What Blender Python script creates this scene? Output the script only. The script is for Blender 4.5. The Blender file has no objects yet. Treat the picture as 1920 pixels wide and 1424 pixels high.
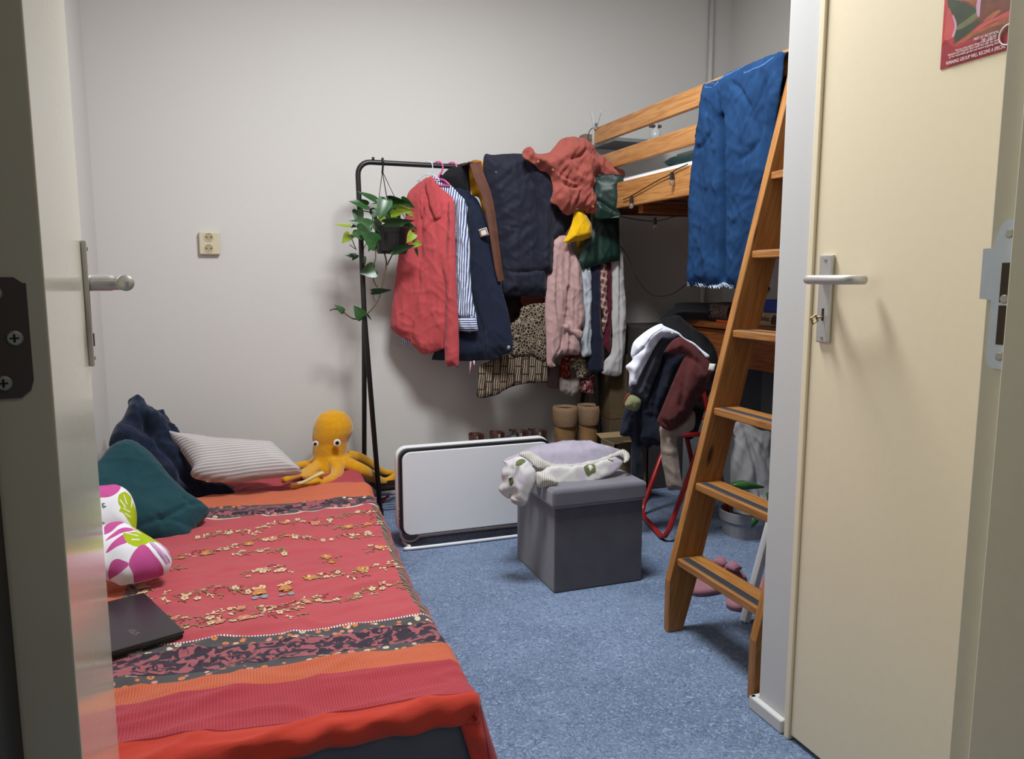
import bpy, bmesh, math, random
import numpy as np
from mathutils import Vector, Matrix, noise
from mathutils.geometry import delaunay_2d_cdt
random.seed(7)
S = bpy.context.scene
COL = S.collection

# ------------------------------------------------------------------ camera
F = 1432.0; CH = 1.07
PITCH = math.atan(190 / F); YAW = math.atan(527 / math.hypot(F, 190))
cd = bpy.data.cameras.new('camera'); cam = bpy.data.objects.new('camera', cd); COL.objects.link(cam)
cd.sensor_fit = 'HORIZONTAL'; cd.sensor_width = 36.0; cd.lens = 36.0 * F / 1920.0
cd.clip_start = 0.02; cd.clip_end = 50
cam.location = (0, 0, CH)
cam.rotation_euler = (math.pi / 2 - PITCH, 0, -YAW)
S.camera = cam
# ------------------------------------------------------------------ world, lamps, exposure
w = bpy.data.worlds.new('world'); S.world = w; w.use_nodes = True
w.node_tree.nodes['Background'].inputs[0].default_value = (0.80, 0.85, 0.95, 1)
w.node_tree.nodes['Background'].inputs[1].default_value = 0.05
def area(name, loc, sx, sy, power, col, rot=(0, 0, 0)):
    l = bpy.data.lights.new(name, 'AREA'); l.shape = 'RECTANGLE'; l.size = sx; l.size_y = sy
    l.energy = power; l.color = col
    o = bpy.data.objects.new(name, l); COL.objects.link(o); o.location = loc; o.rotation_euler = rot
    return o
area('ceiling_lamp', (0.76, 2.04, 2.62), 0.6, 0.4, 68, (0.95, 0.985, 1.0))
area('hall_fill', (0.5, -0.5, 2.45), 0.4, 0.4, 4.0, (1.0, 0.93, 0.80))  # unseen fill added to lift the door edge facing the hall
S.view_settings.view_transform = 'Standard'; S.view_settings.look = 'None'
S.view_settings.gamma = 1; S.view_settings.use_curve_mapping = False
S.view_settings.exposure = 0.0

# ------------------------------------------------------------------ measuring helpers (sight line of the photo -> point on a real plane)
def ray(x, y):
    xc = x - 960.0; yc = y - 712.0
    fw = F * math.cos(PITCH) - yc * math.sin(PITCH); up = -yc * math.cos(PITCH) - F * math.sin(PITCH)
    return Vector((xc * math.cos(YAW) + fw * math.sin(YAW), -xc * math.sin(YAW) + fw * math.cos(YAW), up))
CAM = Vector((0, 0, CH))
def hit(x, y, p, n):
    r = ray(x, y); return CAM + r * ((Vector(p) - CAM).dot(Vector(n)) / r.dot(Vector(n)))
def onY(x, y, Y): return hit(x, y, (0, Y, 0), (0, 1, 0))
def onX(x, y, X): return hit(x, y, (X, 0, 0), (1, 0, 0))
def onZ(x, y, Z): return hit(x, y, (0, 0, Z), (0, 0, 1))

# ------------------------------------------------------------------ materials
def lin(c): return tuple(((v / 255.0) / 12.92 if v / 255.0 <= 0.04045 else ((v / 255.0 + 0.055) / 1.055) ** 2.4) for v in c) + (1,)
class NT:
    def __init__(s, name):
        s.m = bpy.data.materials.new(name); s.m.use_nodes = True; s.t = s.m.node_tree
        s.b = s.t.nodes['Principled BSDF']; s.tc = s.t.nodes.new('ShaderNodeTexCoord')
    def n(s, ty, **k):
        nd = s.t.nodes.new('ShaderNode' + ty)
        for a, v in k.items():
            if hasattr(nd, a): setattr(nd, a, v)
        return nd
    def l(s, a, b): s.t.links.new(a, b)
    def put(s, sock, v):
        if isinstance(v, bpy.types.NodeSocket): s.l(v, sock)
        elif isinstance(v, (tuple, list)) and len(v) == 3 and sock.type == 'RGBA': sock.default_value = lin(v)
        else: sock.default_value = v
    def math(s, op, a, b=0.0, c=None):
        nd = s.n('Math', operation=op); s.put(nd.inputs[0], a); s.put(nd.inputs[1], b)
        if c is not None: s.put(nd.inputs[2], c)
        return nd.outputs[0]
    def mix(s, f, a, b, bl='MIX'):
        nd = s.n('Mix', data_type='RGBA', blend_type=bl); s.put(nd.inputs[0], f); s.put(nd.inputs[6], a); s.put(nd.inputs[7], b)
        return nd.outputs[2]
    def vec(s, src='Object', sc=(1, 1, 1), rot=(0, 0, 0)):
        mp = s.n('Mapping'); s.l(s.tc.outputs[src], mp.inputs[0]); mp.inputs[3].default_value = sc; mp.inputs[2].default_value = rot
        return mp.outputs[0]
    def noise(s, v, scale, detail=3, dist=0.0, rough=.5):
        nd = s.n('TexNoise'); s.l(v, nd.inputs['Vector']); nd.inputs['Scale'].default_value = scale
        nd.inputs['Detail'].default_value = detail; nd.inputs['Distortion'].default_value = dist; nd.inputs['Roughness'].default_value = rough
        return nd.outputs[0]
    def vor(s, v, scale, feat='F1', out='Distance'):
        nd = s.n('TexVoronoi', feature=feat); s.l(v, nd.inputs['Vector']); nd.inputs['Scale'].default_value = scale
        return nd.outputs[out]
    def step(s, x, lo, hi):
        nd = s.n('MapRange'); nd.interpolation_type = 'SMOOTHSTEP'; s.put(nd.inputs[0], x); nd.inputs[1].default_value = lo; nd.inputs[2].default_value = hi
        return nd.outputs[0]
    def bump(s, h, strength, dist=0.002):
        nd = s.n('Bump'); s.put(nd.inputs['Height'], h); nd.inputs['Strength'].default_value = strength; nd.inputs['Distance'].default_value = dist
        s.l(nd.outputs[0], s.b.inputs['Normal'])
    def fin(s, col, rough=.6, metal=0, spec=.5):
        s.put(s.b.inputs['Base Color'], col); s.put(s.b.inputs['Roughness'], rough); s.b.inputs['Metallic'].default_value = metal
        s.b.inputs['Specular IOR Level'].default_value = spec; return s.m
def sep(t, v):
    nd = t.n('SeparateXYZ'); t.l(v, nd.inputs[0]); return nd.outputs
def plain(name, c, rough=.5, metal=0, var=.05, bump=0, scale=30, spec=.5):
    t = NT(name); v = t.vec(); k = t.noise(v, scale, 4)
    c2 = tuple(max(0, x * (1 - var * 2)) for x in c)
    if bump: t.bump(k, bump, .002)
    return t.fin(t.mix(k, c, c2), rough, metal, spec)
def fabric(name, c, rough=.92, var=.08, weave=1200, bump=.25, sheen=.15, spec=.15):
    t = NT(name); v = t.vec(); k = t.noise(v, 14, 5); f = t.noise(v, weave, 1)
    c2 = tuple(x * (1 - var) for x in c); c3 = tuple(min(255, x * (1 + var) + 2) for x in c)
    col = t.mix(k, c2, c3); col = t.mix(t.math('MULTIPLY', f, .18), col, tuple(x * .75 for x in c))
    t.bump(t.math('ADD', t.math('MULTIPLY', f, .5), t.noise(v, 90, 3)), bump, .0015)
    t.b.inputs['Sheen Weight'].default_value = sheen; t.b.inputs['Sheen Roughness'].default_value = .5
    return t.fin(col, rough, 0, spec)
def rib_fabric(name, c, c2, freq, axis=0, rough=.95, ang=0.0, soft=.5, src='UV', bump=.6):
    t = NT(name); v = t.vec(src, rot=(0, 0, ang)); o = sep(t, v)[axis]
    wv = t.math('SINE', t.math('MULTIPLY', o, freq * 2 * math.pi)); m = t.step(wv, -soft, soft)
    m2 = t.noise(t.vec(), 500, 2); t.bump(t.math('ADD', m, t.math('MULTIPLY', m2, .3)), bump, .0025)
    t.b.inputs['Sheen Weight'].default_value = .1
    return t.fin(t.mix(m, c2, c), rough, 0, .15)
def wood(name, c1, c2, knot, rough=.38, sc=1.0):
    t = NT(name); v = t.vec('UV', (1.6 * sc, 26 * sc, 1)); g = t.noise(v, 3.0, 6, 1.4)
    g2 = t.noise(t.vec('UV', (4, 160, 1)), 3, 3, .3)
    col = t.mix(t.step(g, .35, .65), c1, c2); col = t.mix(t.math('MULTIPLY', g2, .35), col, c2)
    kv = t.vec('UV', (3.2, 11, 1)); d = t.vor(kv, 1.0); km = t.math('SUBTRACT', 1.0, t.step(d, .05, .14))
    ring = t.math('SUBTRACT', 1.0, t.step(d, .1, .3)); col = t.mix(t.math('MULTIPLY', ring, .4), col, c2); col = t.mix(km, col, knot)
    t.bump(g2, .08, .001)
    return t.fin(col, rough, 0, .4)
M = {}
def walls(name, c, b=.25):
    t = NT(name); v = t.vec(); k = t.noise(v, 1.2, 3); f = t.noise(v, 160, 3)
    t.bump(f, b, .0015); return t.fin(t.mix(k, c, tuple(x * .965 for x in c)), .85, 0, .2)
M['wall'] = walls('wall_paint', (209, 206, 203))
M['white_wall'] = walls('white_wall_paint', (200, 200, 200), .1)
M['ceil'] = walls('ceiling_paint', (235, 234, 232))
def carpet():
    t = NT('blue_carpet'); v = t.vec(); a = t.noise(v, 3.2, 4, .5); b = t.noise(v, 58, 6, 2.6); c = t.noise(t.vec('Object', (1, .5, 1), (0, 0, .6)), 240, 3, 1.5)
    col = t.mix(t.step(a, .3, .7), (92, 112, 142), (112, 132, 163))
    col = t.mix(t.math('MULTIPLY', t.step(b, .5, .70), .75), col, (158, 176, 204))
    col = t.mix(t.math('MULTIPLY', t.step(b, .48, .34), .8), col, (66, 86, 118))
    col = t.mix(t.math('MULTIPLY', t.step(c, .5, .7), .45), col, (150, 168, 196))
    t.bump(t.math('ADD', b, c), .9, .004); t.b.inputs['Sheen Weight'].default_value = .2
    return t.fin(col, .98, 0, .08)
M['carpet'] = carpet()
M['cream'] = plain('cream_door_paint', (232, 219, 190), .38, 0, .012, .05, 60)
M['gloss_cream'] = plain('glossy_door_paint', (196, 192, 172), .16, 0, .01, .02, 40, .8)
M['jamb'] = plain('grey_green_jamb_paint', (226, 220, 196), .45, 0, .02, .1, 60)
M['shaded_frame'] = plain('shaded_door_frame', (16, 17, 15), .7)  # near black stands in for the shade on the left door frame
M['brushed'] = plain('brushed_aluminium', (192, 190, 188), .36, .55, .03, .03, 200)
M['steel'] = plain('zinc_plated_steel', (216, 228, 240), .4, .25, .03, .03, 80)
M['dark_metal'] = plain('dark_hinge_metal', (84, 74, 72), .5, .1, .05)
M['screw'] = plain('screw_metal', (176, 178, 170), .3, .8)
M['hole'] = plain('dark_recess', (74, 62, 48), .8)
M['black'] = plain('black_powder_coat', (20, 20, 21), .42, 0, .05, .05, 200)
M['blackp'] = plain('black_plastic', (14, 14, 15), .35)
M['whitep'] = plain('white_enamel', (222, 224, 228), .3, 0, .01)
M['brass'] = plain('worn_brass', (150, 128, 92), .4, .7)
M['outlet'] = plain('ivory_plastic', (206, 196, 170), .35, 0, .01)
M['outlet_d'] = plain('ivory_plastic_recess', (176, 162, 130), .4)
M['pine'] = wood('varnished_pine', (190, 140, 84), (162, 106, 56), (84, 46, 24))
M['pine_l'] = wood('ladder_pine', (166, 116, 62), (138, 90, 44), (66, 36, 20))
M['pine_d'] = wood('dark_desk_pine', (150, 88, 40), (112, 58, 24), (70, 30, 10))
M['tape'] = plain('black_grip_tape', (42, 42, 52), .9, 0, .2, .3, 400)
M['greyboard'] = plain('grey_shelf_board', (122, 124, 126), .6)
M['oldwood'] = plain('grey_brown_wood', (128, 108, 90), .7)
M['red'] = plain('red_lacquered_steel', (176, 34, 34), .3)
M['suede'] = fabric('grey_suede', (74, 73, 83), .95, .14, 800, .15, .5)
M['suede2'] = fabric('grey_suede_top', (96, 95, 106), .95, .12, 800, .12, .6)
M['bedbox'] = fabric('charcoal_bed_fabric', (80, 80, 90), .95, .05, 900, .3)
M['glass'] = None
def glass():
    t = NT('clear_plastic'); t.b.inputs['Transmission Weight'].default_value = .92; t.b.inputs['IOR'].default_value = 1.3
    return t.fin((235, 235, 238), .08)
M['glass'] = glass()
M['warm'] = plain('bulb_filament', (225, 190, 150), .4, .3)

# ------------------------------------------------------------------ mesh helpers
class MB:
    def __init__(s): s.v = []; s.f = []; s.uv = []; s.mi = []
    def add(s, vs, fs, uvs=None, mi=0):
        o = len(s.v); s.v += [tuple(v) for v in vs]
        for k, f in enumerate(fs):
            s.f.append([o + i for i in f]); s.mi.append(mi)
            s.uv.append(uvs[k] if uvs else [(vs[i][0], vs[i][2]) for i in f])
        return s
    def box(s, lo, hi, mi=0, R=None):
        lo = Vector(lo); hi = Vector(hi); c = (lo + hi) / 2; h = (hi - lo) / 2
        L = max(range(3), key=lambda i: h[i]); vs = []
        for i in range(8):
            p = Vector(((1 if i & 1 else -1) * h.x, (1 if i & 2 else -1) * h.y, (1 if i & 4 else -1) * h.z))
            vs.append(p)
        fs = [(0, 2, 3, 1), (4, 5, 7, 6), (0, 1, 5, 4), (2, 6, 7, 3), (0, 4, 6, 2), (1, 3, 7, 5)]
        uvs = []; ofs = random.random() * 10
        for k, f in enumerate(fs):
            ax = [a for a in range(3) if a != (2, 2, 1, 1, 0, 0)[k]]
            if L in ax: u_, v_ = L, [a for a in ax if a != L][0]
            else: u_, v_ = ax
            uvs.append([(vs[i][u_] + ofs + c[u_], vs[i][v_] + ofs + k * .13) for i in f])
        R = R or Matrix.Identity(3)
        return s.add([c + R @ p for p in vs], fs, uvs, mi)
    def beam(s, p0, p1, wd, dp, up=(0, 0, 1), mi=0):
        p0 = Vector(p0); p1 = Vector(p1); d = (p1 - p0); L = d.length; d.normalize()
        a = d.cross(Vector(up)).normalized(); b = a.cross(d); R = Matrix((d, a, b)).transposed()
        m = (p0 + p1) / 2; t = MB(); t.box((-L / 2, -wd / 2, -dp / 2), (L / 2, wd / 2, dp / 2))
        return s.add([m + R @ Vector(v) for v in t.v], t.f, t.uv, mi)
    def tube(s, pts, r, n=12, closed=False, mi=0, flat=None, cap=True):
        pts = [Vector(p) for p in pts]; N = len(pts); rs = r if isinstance(r, (list, tuple)) else [r] * N
        vs = []; prev = None; ln = 0; lens = []
        for i, p in enumerate(pts):
            a = pts[(i - 1) % N] if (closed or i > 0) else p; b = pts[(i + 1) % N] if (closed or i < N - 1) else p
            t = (b - a).normalized()
            if prev is None:
                ref = Vector((0, 0, 1)) if abs(t.z) < .9 else Vector((0, 1, 0)); nrm = t.cross(ref).normalized()
            else:
                nrm = (prev - t * prev.dot(t)).normalized()
            prev = nrm; bi = t.cross(nrm)
            if i: ln += (p - pts[i - 1]).length
            lens.append(ln)
            fr = flat or 1
            for k in range(n):
                an = 2 * math.pi * k / n; vs.append(p + (nrm * math.cos(an) * fr + bi * math.sin(an)) * rs[i])
        fs = []; uv = []
        for i in range(N if closed else N - 1):
            j = (i + 1) % N
            for k in range(n):
                k2 = (k + 1) % n; fs.append((i * n + k, i * n + k2, j * n + k2, j * n + k))
                uv.append([(lens[i], k / n), (lens[i], (k + 1) / n), (lens[j], (k + 1) / n), (lens[j], k / n)])
        if not closed and cap:
            fs.append(tuple(reversed(range(n)))); uv.append([(0, 0)] * n); fs.append(tuple((N - 1) * n + k for k in range(n))); uv.append([(0, 0)] * n)
        return s.add(vs, fs, uv, mi)
    def loft(s, secs, n=24, mi=0, capb=True, capt=True, pw=2.0):
        """secs: (center, rx, ry[, ax, ay]) horizontal-ish ellipse sections"""
        vs = []
        for sc in secs:
            c = Vector(sc[0]); ax = Vector(sc[3]) if len(sc) > 3 else Vector((1, 0, 0)); ay = Vector(sc[4]) if len(sc) > 4 else Vector((0, 1, 0))
            for k in range(n):
                an = 2 * math.pi * k / n; x = math.cos(an); y = math.sin(an)
                q = (abs(x) ** pw + abs(y) ** pw) ** (-1 / pw)
                vs.append(c + ax * x * q * sc[1] + ay * y * q * sc[2])
        fs = []
        for i in range(len(secs) - 1):
            for k in range(n):
                k2 = (k + 1) % n; fs.append((i * n + k, i * n + k2, (i + 1) * n + k2, (i + 1) * n + k))
        if capb: fs.append(tuple(reversed(range(n))))
        if capt: fs.append(tuple((len(secs) - 1) * n + k for k in range(n)))
        return s.add(vs, fs, None, mi)
    def prism(s, pts, d, mi=0):
        """pts: closed polygon of 3D points, extruded by vector d"""
        pts = [Vector(p) for p in pts]; d = Vector(d); n = len(pts); vs = pts + [p + d for p in pts]
        e0 = (pts[1] - pts[0]).normalized(); nn = d.normalized(); e1 = nn.cross(e0); uvf = lambda p: ((p - pts[0]).dot(e0), (p - pts[0]).dot(e1))
        L = max(range(n), key=lambda i: (pts[(i + 1) % n] - pts[i]).length); e0 = (pts[(L + 1) % n] - pts[L]).normalized(); e1 = nn.cross(e0)
        fs = [tuple(range(n))[::-1], tuple(n + i for i in range(n))]
        uv = [[uvf(vs[i]) for i in f] for f in fs]
        for i in range(n):
            j = (i + 1) % n; f = (i, j, n + j, n + i); fs.append(f)
            l = (pts[j] - pts[i]).length; a = (pts[i] - pts[0]).dot(e0); uv.append([(a, 3), (a + l, 3), (a + l, 3 + d.length), (a, 3 + d.length)])
        return s.add(vs, fs, uv, mi)
    def sphere(s, c, r, n=16, mi=0, sc=(1, 1, 1)):
        c = Vector(c); secs = []
        m = n // 2
        for i in range(m + 1):
            a = -math.pi / 2 + math.pi * i / m; rr = max(math.cos(a), .02) * r
            secs.append((c + Vector((0, 0, math.sin(a) * r * sc[2])), rr * sc[0], rr * sc[1]))
        return s.loft(secs, n, mi)
def smooth_pts(pts, k=6, closed=False):
    pts = [Vector(p) for p in pts]; n = len(pts); out = []
    for i in range(n if closed else n - 1):
        g = (lambda j: pts[j % n]) if closed else (lambda j: pts[min(max(j, 0), n - 1)])
        a, b, c, d = g(i - 1), g(i), g(i + 1), g(i + 2)
        for j in range(k):
            t = j / k; out.append(.5 * ((2 * b) + (c - a) * t + (2 * a - 5 * b + 4 * c - d) * t * t + (3 * b - a - 3 * c + d) * t ** 3))
    if not closed: out.append(pts[-1])
    return out
def obj(name, mb, mats, parent=None, smooth=False, bevel=0, sub=0, solid=0, seg=2):
    me = bpy.data.meshes.new(name)
    org = Vector((0, 0, 0))
    vs = np.array(mb.v, dtype=float)
    if parent is None:
        lo = vs.min(0); hi = vs.max(0); org = Vector(((lo[0] + hi[0]) / 2, (lo[1] + hi[1]) / 2, lo[2]))
    me.from_pydata([tuple(Vector(v) - org) for v in mb.v], [], mb.f)
    ul = me.uv_layers.new(name='UVMap'); li = 0; buf = []
    for u in mb.uv:
        for c in u: buf += [c[0], c[1]]
    ul.data.foreach_set('uv', buf)
    for m in (mats if isinstance(mats, (list, tuple)) else [mats]): me.materials.append(m)
    me.polygons.foreach_set('material_index', mb.mi)
    if smooth: me.polygons.foreach_set('use_smooth', [True] * len(me.polygons))
    bm = bmesh.new(); bm.from_mesh(me); bmesh.ops.recalc_face_normals(bm, faces=bm.faces) if smooth != 'keep' else None; bm.to_mesh(me); bm.free()
    me.update(); o = bpy.data.objects.new(name, me); COL.objects.link(o); o.location = org
    if parent is not None:
        o.parent = parent
        root = parent; off = Vector((0, 0, 0))
        while root is not None: off += root.location; root = root.parent
        o.location = -off
    if bevel:
        b = o.modifiers.new('bevel', 'BEVEL'); b.width = bevel; b.segments = seg; b.limit_method = 'ANGLE'; b.angle_limit = .6
        b.harden_normals = False
        me.polygons.foreach_set('use_smooth', [False] * len(me.polygons))
    if solid: q = o.modifiers.new('solid', 'SOLIDIFY'); q.thickness = solid; q.offset = -1
    if sub: q = o.modifiers.new('sub', 'SUBSURF'); q.levels = sub; q.render_levels = sub
    return o
def thing(name, label, cat, loc=(0, 0, 0), group=None):
    o = bpy.data.objects.new(name, None); COL.objects.link(o); o.location = loc; o.empty_display_size = .05
    o['label'] = label; o['category'] = cat
    if group: o['group'] = group
    return o
def tag(o, label, cat, group=None):
    o['label'] = label; o['category'] = cat
    if group: o['group'] = group
    return o
def struct(o): o['kind'] = 'structure'; return o

# fold functions -----------------------------------------------------------
def fold(amp, wl, ang=0.0, stretch=5.0, seed=0.0, ridge=False):
    ca, sa = math.cos(ang), math.sin(ang)
    def fn(a, b):
        u = a * ca + b * sa; v = -a * sa + b * ca
        x = noise.noise(Vector((u / wl + seed, v / (wl * stretch) + seed * 1.7, seed)))
        if ridge: x = 1 - 2.2 * abs(x)
        return amp * x
    return fn
def crisp(amp, wl, ang, stretch, seed, k=4.5):
    ca, sa = math.cos(ang), math.sin(ang)
    def fn(a, b):
        u = a * ca + b * sa; v = -a * sa + b * ca
        x = noise.noise(Vector((u / wl + seed, v / (wl * stretch) - seed * 1.3, seed * .7)))
        y = .5 + noise.noise(Vector((a * 9 + seed, b * 9, 4)))
        return amp * max(0.0, 1 - k * abs(x)) ** 1.5 * max(0.0, min(1.3, y + .3))
    return fn
_cs = [0]
def inpoly(px, py, poly):
    r = np.zeros(len(px), bool); n = len(poly); j = n - 1
    for i in range(n):
        xi, yi = poly[i]; xj, yj = poly[j]
        c = ((yi > py) != (yj > py)) & (px < (xj - xi) * (py - yi) / ((yj - yi) or 1e-12) + xi)
        r ^= c; j = i
    return r
def polydist(px, py, poly, closed=True):
    d = np.full(len(px), 1e9); n = len(poly)
    for i in range(n if closed else n - 1):
        ax, ay = poly[i]; bx, by = poly[(i + 1) % n]; dx, dy = bx - ax, by - ay; L = dx * dx + dy * dy or 1e-12
        t = np.clip(((px - ax) * dx + (py - ay) * dy) / L, 0, 1); d = np.minimum(d, np.hypot(px - ax - t * dx, py - ay - t * dy))
    return d
def panel(px, p, n, thick=.025, R=.05, sp=.01, folds=(), creases=(), back=1.0, motifs=(), sm=True, lean=None, edge=1.0, mb=None, puff=False):
    """a soft body whose outline lies on the plane (p, n): px = outline measured in the photograph; front swells toward n"""
    n = Vector(n).normalized(); p = Vector(p)
    ea = Vector((0, 0, 1)).cross(n); ea = ea.normalized() if ea.length > .1 else Vector((1, 0, 0))
    eb = n.cross(ea).normalized()
    to2 = lambda q: ((q - p).dot(ea), (q - p).dot(eb))
    def conv(pl, closed=True, s=True):
        P = [hit(x, y, p, n) for x, y in pl]
        if s: P = smooth_pts(P, 6, closed)
        return [to2(q) for q in P]
    out = conv(px, True, sm)
    # resample
    o3 = []; m = len(out)
    for i in range(m):
        a = out[i]; b = out[(i + 1) % m]; L = math.hypot(b[0] - a[0], b[1] - a[1]); k = max(1, int(L / sp))
        for j in range(k): o3.append((a[0] + (b[0] - a[0]) * j / k, a[1] + (b[1] - a[1]) * j / k))
    out = [q for i, q in enumerate(o3) if math.hypot(q[0] - o3[i - 1][0], q[1] - o3[i - 1][1]) > sp * .3]
    A = np.array(out); lo = A.min(0); hi = A.max(0)
    gx, gy = np.meshgrid(np.arange(lo[0], hi[0], sp), np.arange(lo[1], hi[1], sp)); gx = gx.astype(float); gx[1::2] += sp / 2; gx = gx.ravel(); gy = gy.ravel()
    ok = inpoly(gx, gy, out); gx = gx[ok]; gy = gy[ok]; d = polydist(gx, gy, out); ok = d > sp * .6; gx = gx[ok]; gy = gy[ok]
    pts = [Vector(q) for q in out]; nb = len(pts); pts += [Vector((x, y)) for x, y in zip(gx, gy)]
    edges = [(i, (i + 1) % nb) for i in range(nb)]
    mot = []
    for pl, mi in motifs:
        c = conv(pl, True, len(pl) > 4); base = len(pts); pts += [Vector(q) for q in c]; edges += [(base + i, base + (i + 1) % len(c)) for i in range(len(c))]; mot.append((c, mi))
    vs, _, fs, _, _, _ = delaunay_2d_cdt(pts, edges, [], 1 if not motifs else 0, 1e-5)
    V = np.array([(q.x, q.y) for q in vs]); fs = [tuple(f) for f in fs]
    cen = np.array([V[list(f)].mean(0) for f in fs]); ins = inpoly(cen[:, 0], cen[:, 1], out)
    fs = [f for f, k in zip(fs, ins) if k]; cen = cen[ins]
    used = sorted({i for f in fs for i in f}); mp = {u: i for i, u in enumerate(used)}; V = V[used]; fs = [tuple(mp[i] for i in f) for f in fs]
    mi = np.zeros(len(fs), int)
    for c, k in mot: mi[inpoly(cen[:, 0], cen[:, 1], c)] = k
    D = polydist(V[:, 0], V[:, 1], out); t = np.clip(D / R, 0, 1); H = thick * (np.sqrt(1 - (1 - t) ** 2) if puff else (t * t * (3 - 2 * t) * .55 + .45 * t ** .7))
    C = np.zeros(len(V))
    for pl, wd, dp in creases:
        c = conv(pl, False, len(pl) > 2); q = polydist(V[:, 0], V[:, 1], c, False); C += dp * np.exp(-(q / wd) ** 2)
    fr = []; bk = []
    ta = np.clip(D / (R * .6), 0, 1); et = edge + (1 - edge) * ta
    for i, (a, b) in enumerate(V):
        f = 0.0
        for g in folds: f += g(a, b)
        f *= et[i]; base = p + ea * a + eb * b
        if lean: base = base + n * lean(a, b)
        fr.append(base + n * (f + H[i] - C[i] * (t[i] if thick else 1))); bk.append(base + n * (f * .6 - H[i] * back - .0015))
    N = len(V); bd = D < 1e-6
    vv = fr[:]; bi = {}
    for i in range(N): bi[i] = len(vv); vv.append(bk[i])
    F_ = []; U = []; MI = []
    # orientation
    for f, k in zip(fs, mi):
        F_.append(f); U.append([(V[i][0], V[i][1]) for i in f]); MI.append(int(k))
        F_.append(tuple(bi[i] for i in reversed(f))); U.append([(V[i][0], V[i][1]) for i in reversed(f)]); MI.append(0)
    cnt = {}
    for f in fs:
        for i in range(len(f)): a, b = f[i], f[(i + 1) % len(f)]; cnt[(a, b)] = cnt.get((a, b), 0) + 1
    for (a, b) in cnt:
        if (b, a) not in cnt: F_.append((b, a, bi[a], bi[b])); U.append([tuple(V[b]), tuple(V[a]), tuple(V[a]), tuple(V[b])]); MI.append(0)
    mb = mb or MB(); o = len(mb.v); mb.v += [tuple(q) for q in vv]; mb.f += [[o + i for i in f] for f in F_]; mb.uv += U; mb.mi += MI
    return mb
def cloth(name, mats, px, p, n, parent=None, label=None, cat=None, group=None, **k):
    wr = k.pop('wr', 0 if k.get('puff') else .0045); _cs[0] += 1; q = _cs[0] * 1.37
    k['sp'] = min(k.get('sp', .01), .008)
    if wr: k['folds'] = list(k.get('folds', ())) + [crisp(wr, .05, .75 + .3 * math.sin(q), 2.6, q), crisp(wr * .8, .045, -.6 + .3 * math.cos(q), 2.4, q + 5), crisp(wr * .9, .06, .05, 5, q + 9)]
    o = obj(name, panel(px, p, n, **k), mats, parent, smooth=True)
    if label: tag(o, label, cat, group)
    return o
def ngon(c, r, k=10, sx=1.0, sy=1.0):
    return [(c[0] + r * sx * math.cos(2 * math.pi * i / k), c[1] + r * sy * math.sin(2 * math.pi * i / k)) for i in range(k)]
def disc_mb(c, nrm, r, h, n=16, mi=0, mb=None):
    c = Vector(c); nrm = Vector(nrm).normalized(); ax = nrm.orthogonal().normalized(); ay = nrm.cross(ax)
    return (mb or MB()).loft([(c, r, r, ax, ay), (c + nrm * h * .7, r, r, ax, ay), (c + nrm * h, r * .8, r * .8, ax, ay)], n, mi)
def text(name, s, size, loc, R, mat, parent, ext=.0004, sx=1.0):
    cu = bpy.data.curves.new(name, 'FONT'); cu.body = s; cu.size = size; cu.extrude = ext
    t = bpy.data.objects.new(name, cu); COL.objects.link(t)
    me = bpy.data.meshes.new_from_object(t); bpy.data.objects.remove(t)
    me.transform(Matrix.Diagonal((sx, 1, 1, 1))); me.transform(R.to_4x4()); me.transform(Matrix.Translation(loc))
    me.materials.clear(); me.materials.append(mat); o = bpy.data.objects.new(name, me); COL.objects.link(o); o.parent = parent
    off = Vector((0, 0, 0)); r = parent
    while r is not None: off += r.location; r = r.parent
    o.location = -off
    return o

# ================================================================== THE ROOM
YW = 3.70; XL = -0.53; XR = 2.62; CZ = 2.68
def sbox(name, lo, hi, m, **k): return struct(obj(name, MB().box(lo, hi), m, **k))
sbox('floor', (-1.6, -1.6, -.05), (2.8, 3.85, 0), M['carpet'])
sbox('ceiling', (-1.6, -1.6, CZ), (2.8, 3.85, CZ + .05), M['ceil'])
sbox('wall_back', (XL - .1, YW, 0), (XR + .1, YW + .1, CZ), M['wall'])
sbox('wall_left', (XL - .1, .62, 0), (XL, YW, CZ), M['wall'])
sbox('wall_right', (XR, 1.46, 0), (XR + .1, YW, CZ), M['wall'])
sbox('wall_return', (1.30, 1.36, 0), (XR, 1.466, CZ), M['white_wall'])
sbox('wall_entry', (1.19, 1.352, 0), (1.30, 1.466, CZ), M['white_wall'], bevel=.004)
sbox('wall_front', (.83, .38, 0), (1.32, .575, CZ), M['jamb'])
sbox('wall_front_left', (XL - .1, .38, 0), (-.155, .597, CZ), M['shaded_frame'])
sbox('wall_hall_back', (-1.6, -1.6, 0), (2.0, -1.5, CZ), M['wall'])
sbox('wall_hall_left', (-1.6, -1.5, 0), (-1.5, .38, CZ), M['wall'])
sbox('wall_hall_right', (1.32, -1.5, 0), (1.42, .38, CZ), M['wall'])
sbox('wall_hall_front', (-1.5, .38, 0), (XL - .1, .48, CZ), M['wall'])
sbox('wall_side', (1.225, .575, 0), (1.32, 1.352, CZ), M['white_wall'])
# low skirting at the wall corner
b = MB(); b.box((1.172, 1.36, 0), (1.19, 1.482, .034)); b.box((1.172, 1.466, 0), (1.30, 1.482, .034))
struct(obj('baseboard_entry', b, M['white_wall'], bevel=.004))
sbox('baseboard_back', (XL, YW - .012, 0), (XR, YW, .04), M['white_wall'], bevel=.003)
# corner pipe on the back wall
px = onY(1335, 100, YW - .03).x
struct(obj('trim_1', MB().tube([(px, YW - .018, 0), (px, YW - .018, CZ)], .013, 12), M['wall'], smooth=True))

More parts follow.
